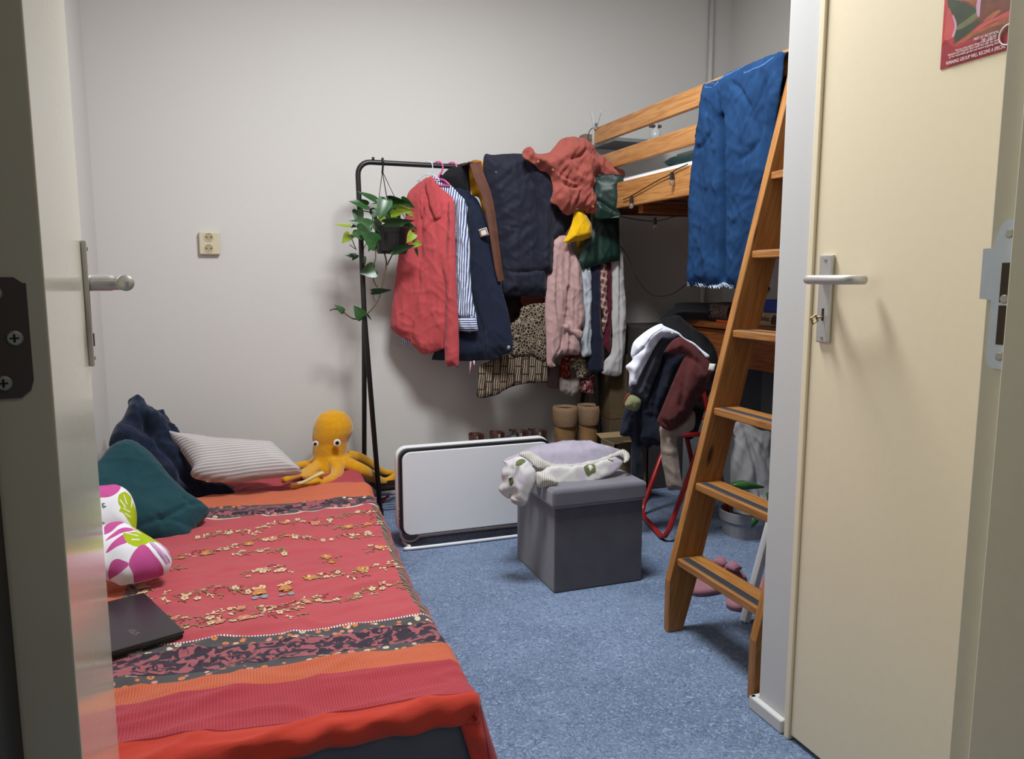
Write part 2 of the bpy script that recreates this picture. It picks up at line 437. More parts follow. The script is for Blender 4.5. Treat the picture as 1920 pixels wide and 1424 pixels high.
# right door jamb we look past, with its rebate
XJ = .74
b = MB(); b.prism([(XJ, .584, 0), (XJ, .552, 0), (XJ - .012, .552, 0), (XJ - .012, .49, 0), (XJ, .49, 0), (XJ, .38, 0), (.83, .38, 0), (.83, .584, 0)], (0, 0, CZ))
struct(obj('trim_2', b, M['jamb'], bevel=.0015))
sp = thing('strike_plate', 'zinc strike plate screwed into the right door jamb', 'strike plate', (XJ - .001, .57, .95), None)
zt = onX(1895, 412, XJ).z; zb = onX(1875, 692, XJ).z
def JP(a, z): return Vector((XJ - .0015, a, z))
plate = []
H_ = zt - zb
yl, yr = .578, .5535
for (yy, zz) in [(.570, zt - .004), (.565, zt), (.5535, zt), (.5535, zb), (.571, zb), (.5755, zb + .006), (.5755, zb + .35 * H_ + .0), (.5755, zb + .385 * H_ + .012), (.589, zb + .385 * H_ + .013), (.589, zt - .028), (.576, zt - .028), (.5755, zt - .018)]: plate.append(JP(yy, zz))
mb = MB(); mb.prism(plate, (-.0015, 0, 0)); obj('plate', mb, M['steel'], sp)
for z0, z1, ya, yb in ((zt - .083, zt - .043, .5545, .5665), (zb + .025, zb + .065, .5545, .5665)):
    obj('slot', MB().box((XJ - .0034, ya, z0), (XJ - .003, yb, z1)), M['hole'], sp)
for zz in (zt - .014, (zt + zb) / 2 - .004, zb + .013):
    obj('screw', disc_mb((XJ - .003, .561, zz), (-1, 0, 0), .0045, .0012), M['screw'], sp, smooth=False)

# door_1: open inward on the left; we see its edge, hinge leaf and glossy face
def rect_frame(o, ang): return Matrix.Translation(o) @ Matrix.Rotation(ang, 4, 'Z')
d1 = bpy.data.objects.new('door_1', None); COL.objects.link(d1); d1.location = (-.121, .61, 0); struct(d1)
hx, hy = -.121, .61; ex, ey = -.2205, 1.392
dv = Vector((ex - hx, ey - hy, 0)); DL = dv.length; dv.normalize(); dn = Vector((-dv.y, dv.x, 0)); dn = -dn if dn.x > 0 else dn   # dn points to the left (back of the leaf)
A = Vector((hx, hy, 0)); 
def D1(l, d, z): return A + dv * l + dn * d + Vector((0, 0, z))
b = MB(); b.prism([D1(0, 0, .012), D1(DL, 0, .012), D1(DL, .04, .012), D1(0, .04, .012)], (0, 0, 2.1)); obj('leaf', b, M['gloss_cream'], d1, bevel=.0015)
# hinge leaf on the edge facing the hall
zt1 = onY(20, 520, .61).z; zb1 = onY(20, 746, .61).z
pl = [(.011, zt1 - .004), (.011, zb1 + .012), (.013, zb1 + .005), (.019, zb1), (.039, zb1), (.039, zt1), (.018, zt1), (.013, zt1 - .004)]
hg = obj('hinge', MB().prism([D1(-.0002, d, z) for d, z in pl], -dv * .0015), M['dark_metal'], d1)
obj('hinge_knuckle', MB().tube([D1(-.004, .046, zb1), D1(-.004, .046, zt1)], .006, 12), M['dark_metal'], hg, smooth=True)
for d, f_ in ((.030, .13), (.020, .5), (.0285, .87)):
    c = D1(-.0017, d, zt1 + (zb1 - zt1) * f_); s_ = obj('screw', disc_mb(c, -dv, .0052, .0012), M['screw'], hg)
    m_ = MB(); cc = c - dv * .0014
    m_.beam(cc - dn * .0028, cc + dn * .0028, .0012, .0012); m_.beam(cc - Vector((0, 0, .0028)), cc + Vector((0, 0, .0028)), .0012, .0012, up=(1, 0, 0)); obj('screw', m_, M['blackp'], hg)
# handle plate on the face near the free edge + lever pointing back toward the hinge
fn = -dn
lp = DL - .055
hz = 1.063
pz0, pz1 = .935, 1.127
b = MB(); b.prism([D1(lp - .019, 0, pz0), D1(lp + .019, 0, pz0), D1(lp + .019, -.008, pz0), D1(lp - .019, -.008, pz0)], (0, 0, pz1 - pz0)); hp = obj('handle', b, M['brushed'], d1, bevel=.002)
for z in (pz0 + .012, pz1 - .012): obj('screw', disc_mb(D1(lp, -.008, z), fn, .0035, .0015), M['screw'], hp)
pts = [D1(lp, -.008, hz), D1(lp, -.03, hz), D1(lp, -.047, hz), D1(lp - .004, -.054, hz), D1(lp - .013, -.058, hz), D1(lp - .05, -.058, hz), D1(lp - .11, -.057, hz)]
obj('lever', MB().tube(smooth_pts(pts, 5), [.0125] * 8 + [.0115] * 23, 16), M['brushed'], hp, smooth=True)
obj('keyhole', MB().box(D1(lp - .003, -.0093, .965), D1(lp + .003, -.0080, .985)), M['blackp'], hp)

# door_2: cream door in the side wall
XD = 1.18
d2 = bpy.data.objects.new('door_2', None); COL.objects.link(d2); d2.location = (XD, .95, 0); struct(d2)
obj('leaf', MB().box((XD, .62, .012), (XD + .038, 1.336, 2.62)), M['cream'], d2, bevel=.002)
obj('frame', MB().box((XD - .006, 1.337, 0), (1.25, 1.3525, CZ)), M['cream'], d2, bevel=.002)
pc = onX(1553, 478, XD); pb_ = onX(1548, 643, XD)
yc = (pc.y + pb_.y) / 2; 
hp = obj('handle', MB().box((XD - .009, yc - .0185, pb_.z), (XD, yc + .0185, pc.z)), M['brushed'], d2, bevel=.003)
for z in (pb_.z + .011, pc.z - .011): obj('screw', disc_mb((XD - .009, yc, z), (-1, 0, 0), .004, .0015), M['screw'], hp)
lz = 1.067
pts = [(XD - .008, yc, lz), (XD - .03, yc, lz), (XD - .050, yc - .002, lz), (XD - .058, yc - .012, lz), (XD - .059, yc - .03, lz), (XD - .056, yc - .08, lz), (XD - .055, yc - .122, lz)]
pts = [(XD - .008, yc, lz), (XD - .03, yc, lz), (XD - .050, yc + .0, lz), (XD - .0565, yc - .008, lz), (XD - .0575, yc - .02, lz), (XD - .056, yc - .06, lz), (XD - .048, yc - .098, lz), (XD - .03, yc - .115, lz), (XD - .018, yc - .117, lz)]
obj('lever', MB().tube(smooth_pts(pts, 5), .0095, 16), M['brushed'], hp, smooth=True)
kz = onX(1548, 590, XD).z
obj('keyhole', MB().box((XD - .0096, yc - .003, kz - .013), (XD - .0088, yc + .003, kz + .013)), M['blackp'], hp)
ky = thing('door_key', 'small worn brass key in the lock of the cream door', 'key', (XD - .01, yc, kz - .006))
b = MB(); b.tube([(XD + .004, yc, kz - .004), (XD - .022, yc, kz - .006)], .0022, 8); obj('shank', b, M['brass'], ky, smooth=True)
bow = [Vector((XD - .028 + .0095 * math.cos(a), yc + .003, kz - .010 + .0095 * math.sin(a))) for a in [math.pi / 4 + i * math.pi / 2 + .5 for i in range(4)]]
obj('bow', MB().tube(bow, .0026, 8, closed=True), M['brass'], ky)

# poster on the cream door
def poster():
    t = thing('poster', 'red food poster with white lettering taped high on the cream door', 'poster', (XD - .004, .95, 1.42))
    y0, y1 = onX(1765, 131, XD).y, .70; zb_, zt_ = onX(1765, 131, XD).z, 1.85
    RP = plain('poster_red', (190, 52, 58), .45); GP = plain('poster_green', (62, 74, 40), .5, 0, .25, 0, 40); CP = plain('poster_coral', (214, 84, 84), .5, 0, .1, 0, 30)
    OP = plain('poster_orange', (206, 112, 62), .5, 0, .3, 0, 60); OL = plain('poster_olive', (118, 126, 78), .5, 0, .15, 0, 40); PK = plain('poster_pink', (206, 160, 188), .5); WH = plain('poster_white', (236, 226, 230), .5)
    BR = plain('poster_brown', (150, 78, 48), .5, 0, .35, 0, 50); DR = plain('poster_dark_red', (160, 36, 48), .45)
    mats = [RP, GP, CP, OP, OL, PK, WH, BR, DR]
    c = lambda *q: [(1750 + x / 10.17, y / 10.17) for x, y in q]
    far = lambda x, y: (x, y)
    motifs = [(c((150, 1340), (215, 760), (420, 900), (900, 700), (1500, 520), (1400, 1060)), 8),
              (c((300, -700), (1700, -900), (1500, 520), (900, 690), (420, 860), (400, 600), (290, 130)), 7),
              (c((300, -40), (440, 0), (620, 60), (830, 180), (820, 250), (700, 350), (500, 480), (430, 470), (370, 300), (295, 130)), 1),
              (c((460, 500), (640, 370), (820, 240), (880, 300), (740, 420), (560, 540), (440, 570)), 4),
              (c((430, 600), (560, 545), (740, 440), (900, 400), (760, 560), (600, 680), (425, 800)), 1),
              (c((420, 850), (700, 640), (900, 470), (1200, 330), (1480, 200), (1470, 290), (1100, 440), (800, 620), (560, 800)), 2),
              (c((700, 640), (900, 560), (1200, 420), (1470, 300), (1460, 420), (1100, 520), (780, 680), (540, 830)), 3),
              (c((960, 400), (1060, 300), (1200, 210), (1290, 200), (1180, 320), (1000, 420)), 3),
              (c((830, -60), (910, -60), (900, 120), (880, 320), (830, 250)), 5),
              (c((440, 0), (640, 20), (820, 100), (830, -200), (700, -200), (430, -60)), 3),
              (c((290, 150), (370, 300), (410, 480), (380, 700), (215, 760), (240, 480)), 2),
              (c((370, 300), (400, 310), (450, 480), (400, 690), (360, 690), (410, 500)), 5)]
    # visible parts only need the stretch beside the jamb; the sheet itself is a full rectangle
    P = lambda y, z: Vector((XD - .003, y, z))
    # outline in photo space of the sheet rectangle
    def prj(p):
        q = Vector(p) - CAM; a = q.x * math.cos(YAW) - q.y * math.sin(YAW); bb = q.x * math.sin(YAW) + q.y * math.cos(YAW)
        dd = bb * math.cos(PITCH) - q.z * math.sin(PITCH); u = q.z * math.cos(PITCH) + bb * math.sin(PITCH); return (960 + a / dd * F, 712 - u / dd * F)
    outl = [prj(P(y0, zb_)), prj(P(y1, zb_)), prj(P(y1, zt_)), prj(P(y0 + .002, zt_))]
    obj('sheet', panel(outl, (XD - .0015, 0, 0), (-1, 0, 0), thick=.0004, R=.002, sp=.02, motifs=motifs, sm=False, folds=[fold(.0007, .15, 0, 1, 2)]), mats, t)
    R = Matrix(((0, 0, -1), (-1, 0, 0), (0, 1, 0)))
    def tx(s, px, h, sx=1.0):
        q = onX(px[0], px[1], XD - .003); text('lettering', s, h, (XD - .0038, q.y, q.z), R, WH, t, .0002, sx)
    p_ = lambda x, y: (1750 + x / 10.17, y / 10.17)
    tx('MEET AT RECEPTION', p_(775, 780), .0062, .75); tx('7:00 - 3:00 PM', p_(915, 800), .0062, .75)
    tx('Find as many plants living in the garden of', p_(425, 985), .0054, .82); tx('Botanics and Climates they could win over the ivory', p_(285, 1075), .0054, .82); tx('of the remarkable garden and nature enjoying them', p_(305, 1118), .0054, .82)
    tx('WINNING GROUP WILL RECEIVE A SPECIAL PRIZE', p_(243, 1250), .0085, .66)
    q = onX(*p_(1440, 655), XD - .003)
    ring = [Vector((XD - .004, q.y + .0155 * math.cos(a), q.z + .0155 * math.sin(a))) for a in [i * math.pi / 16 for i in range(32)]]
    obj('badge', MB().tube(ring, .0013, 8, closed=True), WH, t, smooth=True)
poster()

# wall socket
so = thing('wall_socket', 'ivory double wall socket on the back wall above the pillows', 'socket', (onY(391, 455, YW).x, YW, 1.17))
c0 = onY(372, 434, YW - .02); c1 = onY(413, 478, YW - .02)
obj('plate', MB().box((c0.x, YW - .022, c1.z), (c1.x, YW, c0.z)), M['outlet'], so, bevel=.006, seg=3)
for yy in (445, 466):
    q = onY(391.5, yy, YW - .022); rr = .0185
    ring = [Vector((q.x + rr * math.cos(a), YW - .0225, q.z + rr * math.sin(a))) for a in [i * math.pi / 16 for i in range(32)]]
    o = obj('receptacle', disc_mb((q.x, YW - .0205, q.z), (0, -1, 0), rr, .002, 28), M['outlet_d'], so)
    obj('rim', MB().tube(ring, .002, 8, closed=True), M['outlet'], o, smooth=True)
    for sx in (-1, 1): obj('pin_hole', disc_mb((q.x + sx * .0095, YW - .0228, q.z), (0, -1, 0), .003, .0004, 10), M['blackp'], o)

# ================================================================== LOW BED
bed = thing('low_bed', 'low single bed with charcoal fabric base along the left wall', 'bed', (-.03, 2.4, 0))
obj('base', MB().box((XL + .015, 1.425, 0), (.447, 3.40, .185)), M['bedbox'], bed, bevel=.012, seg=3)
BX = .455; FY = 1.435; HY = 3.42
def Sbed(s, t):
    """s: X along the width then down the side; t: Y; returns a point of the spread"""
    wr = .010 * noise.noise(Vector((s * 1.2, t * 6.5, 3))) + .007 * noise.noise(Vector((s * 4 + 5, t * 13, 8))) + .007 * (1 - 2.4 * abs(noise.noise(Vector((s * 1.6 + 9, t * 5.2 + s * 1.6, 1))))) + .007 * max(0, 1 - 5 * abs(noise.noise(Vector((s * 2.2 + t * 1.5, t * 10 - s * 2.5, 11))))) ** 1.5 + .006 * max(0, 1 - 5 * abs(noise.noise(Vector((s * 4 - t * 3, t * 12 + s * 2, 21))))) ** 1.5
    head = max(0, (t - 2.95) / .45); wr += .016 * head * noise.noise(Vector((s * 7, t * 7, 5))) + .02 * head * max(0, (s - .1))
    r = .035; z0 = .203 + wr
    X = s; z = z0; Y = t
    if s > BX - r:
        d = s - (BX - r); arc = r * math.pi / 2
        if d < arc: a = d / r; X = BX - r + r * math.sin(a); z = z0 - r * (1 - math.cos(a))
        else:
            e = d - arc; f = min(e / .17, 1); X = BX + .050 * f + .014 * f * noise.noise(Vector((t * 7, 2, 2))) + .006 * f * math.sin(t * 26); z = z0 - r - e * .97 * (z0 - r) / .178
            z = max(z, .004)
    if t < FY:
        d = FY - t; r2 = .022; a = min(d / r2, math.pi / 2); Y = FY - r2 * math.sin(a); e = max(0, d - r2 * math.pi / 2)
        drop = r2 * (1 - math.cos(a)) + e; k = 1 if z > drop + .01 else 0
        wb_ = min(1, max(0, (s - BX + .01) / .04)); z = max(z - drop * (1 - wb_), .004); X -= wb_ * min(d, .062) * .95; Y -= .012 * noise.noise(Vector((s * 16, t * 20, 4))) * min(1, d / .03)
    X += .06 * min(1, max(0, (t - 2.1) / 1.0)) * min(1, max(0, (s - .15) / .28))
    return Vector((X, Y, z))
def bedspread():
    smax = BX + .205; s0 = XL + .012; t0 = FY - .062; ds = .0085
    ss = np.arange(s0, smax, ds); ts = np.arange(t0, HY, ds); nt = len(ts); mb = MB(); vs = []; uv = []
    for s in ss:
        for t in ts: vs.append(Sbed(s, t)); uv.append((s, t))
    fs = []; U = []
    for i in range(len(ss) - 1):
        for j in range(nt - 1):
            f = (i * nt + j, (i + 1) * nt + j, (i + 1) * nt + j + 1, i * nt + j + 1); fs.append(f); U.append([uv[q] for q in f])
    mb.add(vs, fs, U)
    t = NT('embroidered_bedspread'); o = sep(t, t.tc.outputs['UV']); u, v = o[0], o[1]
    wob = t.math('MULTIPLY', t.math('SUBTRACT', t.noise(t.tc.outputs['UV'], 2.2, 2), .5), .05)
    vv = t.math('ADD', t.math('ADD', v, t.math('MULTIPLY', u, .085)), wob)      # bands run slightly askew
    n1 = t.noise(t.vec('UV'), 34, 4, 1.2); n2 = t.noise(t.vec('UV'), 60, 3, .4); n0 = t.noise(t.vec('UV'), 5, 4)
    rednoise = t.mix(n0, (178, 80, 86), (164, 68, 76))
    crim = t.mix(n0, (172, 66, 76), (158, 56, 66)); orange = t.mix(n0, (194, 104, 74), (180, 90, 62)); hem = t.mix(n0, (190, 64, 48), (172, 52, 42))
    ribs = t.math('SINE', t.math('MULTIPLY', u, 2 * math.pi / .0062)); ribm = t.step(ribs, -.3, .8)
    crimr = t.mix(t.math('MULTIPLY', ribm, .5), crim, (150, 38, 50)); oranger = t.mix(t.math('MULTIPLY', ribm, .5), orange, (170, 74, 50))
    fl = t.step(n1, .505, .53); vor = t.vor(t.vec('UV'), 44); big = t.math('MULTIPLY', fl, 1.0)
    dark = t.mix(big, (50, 42, 54), t.mix(n2, (160, 92, 98), (134, 72, 80)))
    vf = t.vor(t.vec('UV'), 46); vc = t.vor(t.vec('UV'), 46, out='Color'); fm = t.math('SUBTRACT', 1.0, t.step(vf, .30, .40)); fc = t.math('SUBTRACT', 1.0, t.step(vf, .08, .13))
    hsel = sep(t, vc)[0]; petal = t.mix(t.step(hsel, .35, .4), (196, 130, 122), t.mix(t.step(hsel, .7, .72), (200, 118, 70), (206, 190, 160)))
    edge = t.mix(fm, (74, 72, 74), t.mix(fc, petal, (96, 60, 60)))
    def band(col, lo, hi, new): 
        m = t.math('MULTIPLY', t.math('GREATER_THAN', vv, lo), t.math('LESS_THAN', vv, hi)); return t.mix(m, col, new)
    y_hb, y_co, y_od, y_dr = 1.475, 1.612, 1.690, 1.872
    col = rednoise
    # side frame: braid on both long sides and orange outside of it
    inner = t.math('MULTIPLY', t.math('GREATER_THAN', vv, y_od), t.math('LESS_THAN', vv, 3.05))
    out = t.math('MAXIMUM', t.math('GREATER_THAN', u, .450), t.math('LESS_THAN', u, -.315)); brd = t.math('MAXIMUM', t.math('GREATER_THAN', u, .422), t.math('LESS_THAN', u, -.27))
    brc = t.math('SINE', t.math('MULTIPLY', t.math('ADD', v, t.math('MULTIPLY', u, .9)), 2 * math.pi / .022))
    col = t.mix(t.math('MULTIPLY', brd, inner), col, t.mix(t.step(brc, -.5, .5), (82, 66, 62), (132, 104, 96)))
    col = t.mix(out, col, t.mix(t.step(u, .50, .55), (190, 66, 54), (168, 44, 46)))
    col = t.mix(t.math('MULTIPLY', t.math('LESS_THAN', u, -.315), inner), col, orange)
    # head bands
    ok = t.math('LESS_THAN', u, .452); keep = col
    c2 = band(col, 2.885, 3.02, edge); c2 = band(c2, 2.905, 3.0, dark); c2 = band(c2, 3.02, 3.5, orange); c2 = band(c2, 3.2, 3.5, crim); c2 = band(c2, 2.878, 2.885, (214, 190, 180))
    # foot bands
    c2 = band(c2, y_od, y_dr, edge); c2 = band(c2, y_od + .034, y_dr - .036, dark); c2 = band(c2, y_od + .031, y_od + .034, (40, 36, 46)); c2 = band(c2, y_dr, y_dr + .006, t.mix(t.step(t.math('SINE', t.math('MULTIPLY', u, 900)), -.3, .3), (120, 70, 90), (226, 210, 206)))
    col = t.mix(ok, keep, c2)
    col = band(col, y_co, y_od, oranger); col = band(col, y_hb, y_co, crimr); col = band(col, 1.0, y_hb, hem); col = band(col, y_hb - .004, y_hb, (120, 24, 24))
    ribzone = t.math('MULTIPLY', t.math('GREATER_THAN', vv, y_hb), t.math('LESS_THAN', vv, y_od))
    h = t.math('ADD', t.math('MULTIPLY', t.math('MULTIPLY', ribzone, ribm), 1.2), t.math('ADD', t.math('MULTIPLY', t.noise(t.vec('UV'), 900, 2), .35), t.math('MULTIPLY', t.noise(t.vec('UV', (1, 3, 1)), 30, 3), .5)))
    t.bump(h, .45, .003); t.b.inputs['Sheen Weight'].default_value = .15
    m = t.fin(col, .9, 0, .15)
    o = obj('bedspread', mb, m, None, smooth=True, solid=.009)
    tag(o, 'red and orange embroidered bedspread with dark floral bands over the low bed', 'bedspread')
    # embroidery: flowers, leaves and vines stitched on the red field
    E = MB(); mats = [plain('thread_cream', (212, 188, 150), .8), plain('thread_peach', (196, 126, 98), .7), plain('thread_gold', (192, 122, 62), .7), plain('thread_olive', (142, 118, 78), .7), plain('thread_rust', (150, 66, 60), .7), plain('thread_grey', (134, 140, 146), .7)]
    def poly(pts, mi, lift=.0022):
        vs = [Sbed(a, b_) + Vector((0, 0, lift)) for a, b_ in pts]; E.add(vs, [tuple(range(len(vs)))], None, mi)
    rnd = random.Random(3)
    def petal(cx, cy, a, L, W, mi, lift=.0024):
        ca, sa = math.cos(a), math.sin(a); poly([(cx + ca * x - sa * y, cy + sa * x + ca * y) for x, y in ((0, 0), (L * .45, W), (L * .85, W * .75), (L, 0), (L * .85, -W * .75), (L * .45, -W))], mi, lift)
    def flower(x, y, r, mi=0, ci=1, k=5):
        a0 = rnd.random() * 6
        for i in range(k): petal(x, y, a0 + i * 6.283 / k, r, r * .42, mi, .0026 + .0001 * i)
        poly([(x + r * .28 * math.cos(i), y + r * .28 * math.sin(i)) for i in range(6)], ci, .0034)
    def sprig(x, y, a, L, mi=3):
        for i in range(3): petal(x + L * i * .35 * math.cos(a), y + L * i * .35 * math.sin(a), a + (-.8, .7, -.2)[i], L * .5, L * .11, mi)
        petal(x, y, a, L, L * .045, mi, .0023)
    def garland(pts, dens=1.0, big=.012):
        P = smooth_pts([Vector((x, y, 0)) for x, y in pts], 10); acc = 0
        for i in range(1, len(P)):
            a, b_ = P[i - 1], P[i]; acc += (b_ - a).length; an = math.atan2(b_.y - a.y, b_.x - a.x)
            petal(a.x, a.y, an, (b_ - a).length * 1.1, .0009, 3, .0022)
            if acc > .017 / dens:
                acc = 0; jx, jy = rnd.uniform(-.012, .012), rnd.uniform(-.02, .02); q = rnd.random()
                if q < .42: flower(b_.x + jx, b_.y + jy, rnd.uniform(.007, big), 0, rnd.choice((1, 2, 4)))
                elif q < .54: flower(b_.x + jx, b_.y + jy, rnd.uniform(.013, .021), rnd.choice((2, 1)), 0, 6)
                else: sprig(b_.x + jx, b_.y + jy, an + rnd.uniform(-1, 1), .03, rnd.choice((3, 0, 3)))
                sprig(b_.x - jx, b_.y - jy, an + rnd.uniform(-1.5, 1.5), .024, rnd.choice((3, 4, 3, 0)))
    garland([(-.16, 2.66), (-.06, 2.70), (.03, 2.66), (.14, 2.71), (.25, 2.69), (.36, 2.74), (.43, 2.72)], 1.1)
    garland([(-.22, 2.52), (-.12, 2.50), (-.02, 2.55), (.09, 2.58), (.2, 2.55)]); garland([(-.05, 2.44), (.05, 2.45), (.13, 2.42)], .8)
    garland([(.22, 2.50), (.3, 2.52), (.4, 2.5)], .9); garland([(.27, 2.62), (.35, 2.60), (.44, 2.63)], 1.1); garland([(.34, 2.37), (.42, 2.36)], 1.1)
    garland([(-.24, 2.36), (-.18, 2.38)], 1); garland([(-.02, 2.26), (.05, 2.30), (.12, 2.26)], 1.2, .015); garland([(.2, 2.32), (.27, 2.31)], .8)
    garland([(-.24, 2.20), (-.17, 2.16), (-.08, 2.18), (.0, 2.15)], 1); garland([(.15, 2.17), (.22, 2.20), (.3, 2.16), (.38, 2.21), (.44, 2.19)], 1.2)
    garland([(-.25, 2.09), (-.18, 2.02), (-.08, 2.00), (.0, 2.03), (.08, 2.01), (.17, 2.04), (.26, 2.02), (.35, 2.07), (.44, 2.05)], 1.5, .013)
    garland([(-.2, 1.97), (-.1, 1.955), (.02, 1.965), (.12, 1.97)], .9)
    garland([(-.27, 2.30), (-.25, 2.15), (-.24, 2.05)], 1.2)
    for cx in (.035, .105):
        flower(cx, 2.13, .02, 2, 0, 9); flower(cx + .008, 2.16, .012, 0, 2); flower(cx - .012, 2.155, .011, 0, 1)
        for a in (-.3, .2, 3.3): petal(cx, 2.10, a, .022, .006, 5)
    e = obj('embroidery', E, mats, o)
bedspread()

# pillows and soft toys on the bed --------------------------------------------------
navyf = fabric('navy_linen', (27, 36, 56), .95, .15); tealf = fabric('teal_velvet', (26, 62, 70), .9, .1, 900, .2, .15)
cloth('duvet', navyf, [(243, 748), (262, 745), (285, 768), (306, 772), (318, 800), (334, 818), (352, 850), (362, 888), (384, 908), (420, 912), (448, 922), (440, 950), (402, 956), (370, 950), (330, 935), (290, 915), (250, 880), (205, 845), (210, 810), (228, 788), (238, 765)],
      (-.25, 3.22, .2), (.35, -.72, .5), puff=True, wr=.008, label='crumpled navy linen duvet heaped in the bed corner against the left wall', cat='duvet', thick=.05, R=.07, sp=.008,
      folds=[fold(.035, .09, .9, 3, 1, True), fold(.018, .05, .5, 3, 5), fold(.01, .025, -.6, 3, 9)], creases=[([(300, 780), (330, 850), (390, 925)], .012, .03), ([(250, 780), (300, 860), (360, 930)], .012, .03)])
cloth('pillow', tealf, [(180, 868), (205, 840), (235, 828), (262, 838), (290, 862), (318, 895), (350, 925), (390, 955), (385, 972), (362, 1000), (360, 1022), (340, 1028), (300, 1024), (240, 1012), (170, 1000), (120, 960), (130, 900)],
      (-.30, 2.72, .2), (.30, -.68, .60), puff=True, label='teal velvet pillow slumped in front of the navy duvet', cat='pillow', thick=.06, R=.10, sp=.008, back=.5,
      folds=[fold(.012, .12, .9, 3, 4)], wr=.004, creases=[([(250, 1000), (300, 985), (345, 960), (380, 952)], .008, .02), ([(290, 985), (340, 995), (362, 998)], .007, .014), ([(338, 945), (352, 955)], .007, .02)])
fm = [plain('cushion_white', (226, 226, 232), .85, 0, .03, .3, 25, .2), plain('print_magenta', (196, 84, 150), .85, 0, .06, .2, 25, .2), plain('print_lime', (172, 190, 30), .85, 0, .08, .2, 40, .2), plain('print_grey', (120, 118, 130), .85), plain('print_lilac', (206, 156, 200), .85)]
k = lambda pts: [(180 + x / 6.471, 890 + y / 6.471) for x, y in pts]
cloth('cushion', fm, [(150, 915), (186, 911), (220, 910), (243, 925), (255, 955), (256, 985), (250, 1002), (220, 1012), (160, 1010), (120, 960)], (-.32, 2.42, .22), (.25, -.8, .45),
      puff=True, label='white scatter cushion with lime monstera leaf, standing behind the other leaf cushion', cat='cushion', thick=.055, R=.09, sp=.008, back=.8, folds=[fold(.006, .05, 0, 2, 3)],
      motifs=[(k([(-60, 150), (60, 130), (190, 125), (280, 160), (280, 200), (230, 270), (150, 320), (50, 335), (-60, 320)]), 1),
              (k([(240, 400), (250, 300), (310, 250), (345, 245), (405, 290), (420, 340), (450, 400), (490, 470), (490, 600), (470, 700), (430, 680), (360, 600), (300, 520), (250, 500), (270, 450)]), 2),
              (k([(310, 280), (345, 400), (360, 400), (320, 280)]), 0), (k([(260, 360), (330, 450), (340, 440), (270, 350)]), 0), (k([(300, 460), (390, 500), (395, 488), (300, 448)]), 0), (k([(320, 520), (400, 560), (400, 550), (325, 508)]), 0), (k([(415, 330), (405, 430), (418, 430), (432, 340)]), 0),
              (k([(45, 405), (85, 405), (60, 430), (100, 440), (60, 470), (40, 440)]), 3), (k([(40, 620), (90, 635), (60, 650)]), 3)])
cloth('cushion', fm, [(130, 1005), (150, 1020), (190, 992), (225, 985), (250, 995), (285, 1015), (315, 1036), (322, 1055), (312, 1075), (280, 1088), (240, 1096), (226, 1098), (200, 1088), (150, 1095)], (-.27, 2.22, .235), (.18, -.55, .80),
      puff=True, label='white scatter cushion with magenta leaves and lime monstera, lying nearest the laptop', cat='cushion', thick=.065, R=.085, sp=.008, back=.35, folds=[fold(.006, .05, .6, 2, 8)],
      motifs=[(k([(85, 860), (90, 760), (150, 690), (250, 660), (330, 690), (250, 780), (170, 860), (90, 900)]), 1), (k([(95, 990), (200, 880), (330, 800), (490, 800), (400, 850), (280, 890), (200, 940)]), 1),
              (k([(105, 1110), (180, 1010), (320, 900), (400, 930), (360, 1000), (240, 1050)]), 1), (k([(310, 890), (420, 860), (500, 810), (400, 750), (470, 740), (560, 760), (650, 830), (720, 880), (790, 900), (740, 930), (640, 970), (560, 1030), (480, 1050), (400, 1030), (345, 990)]), 2),
              (k([(320, 880), (490, 912), (490, 898), (330, 868)]), 0), (k([(420, 820), (530, 860), (530, 845), (440, 810)]), 0), (k([(640, 870), (700, 820), (690, 812), (625, 862)]), 0), (k([(410, 970), (510, 965), (510, 952), (410, 955)]), 0),
              (k([(380, 1210), (460, 1080), (560, 1020), (680, 1120), (820, 1220), (700, 1280), (500, 1340), (430, 1280)]), 1), (k([(140, 1270), (170, 1190), (240, 1165), (320, 1190), (380, 1225), (300, 1280), (200, 1290)]), 1),
              (k([(620, 985), (660, 960), (890, 1130), (840, 1170)]), 4), (k([(720, 940), (790, 930), (915, 1010), (900, 1070)]), 4)])
cloth('pillow', rib_fabric('grey_corduroy', (194, 189, 188), (166, 160, 160), 82, 1, ang=-.05), [(313, 813), (340, 814), (400, 822), (450, 826), (505, 829), (520, 838), (545, 862), (566, 884), (555, 890), (500, 898), (440, 904), (395, 903), (365, 898), (357, 888), (360, 878), (338, 845)],
      (.05, 3.12, .27), (-.05, -.72, .69), puff=True, label='light grey ribbed corduroy pillow lying beside the yellow octopus', cat='pillow', thick=.055, R=.08, sp=.007, back=.7, folds=[fold(.006, .08, 0, 2, 2)])

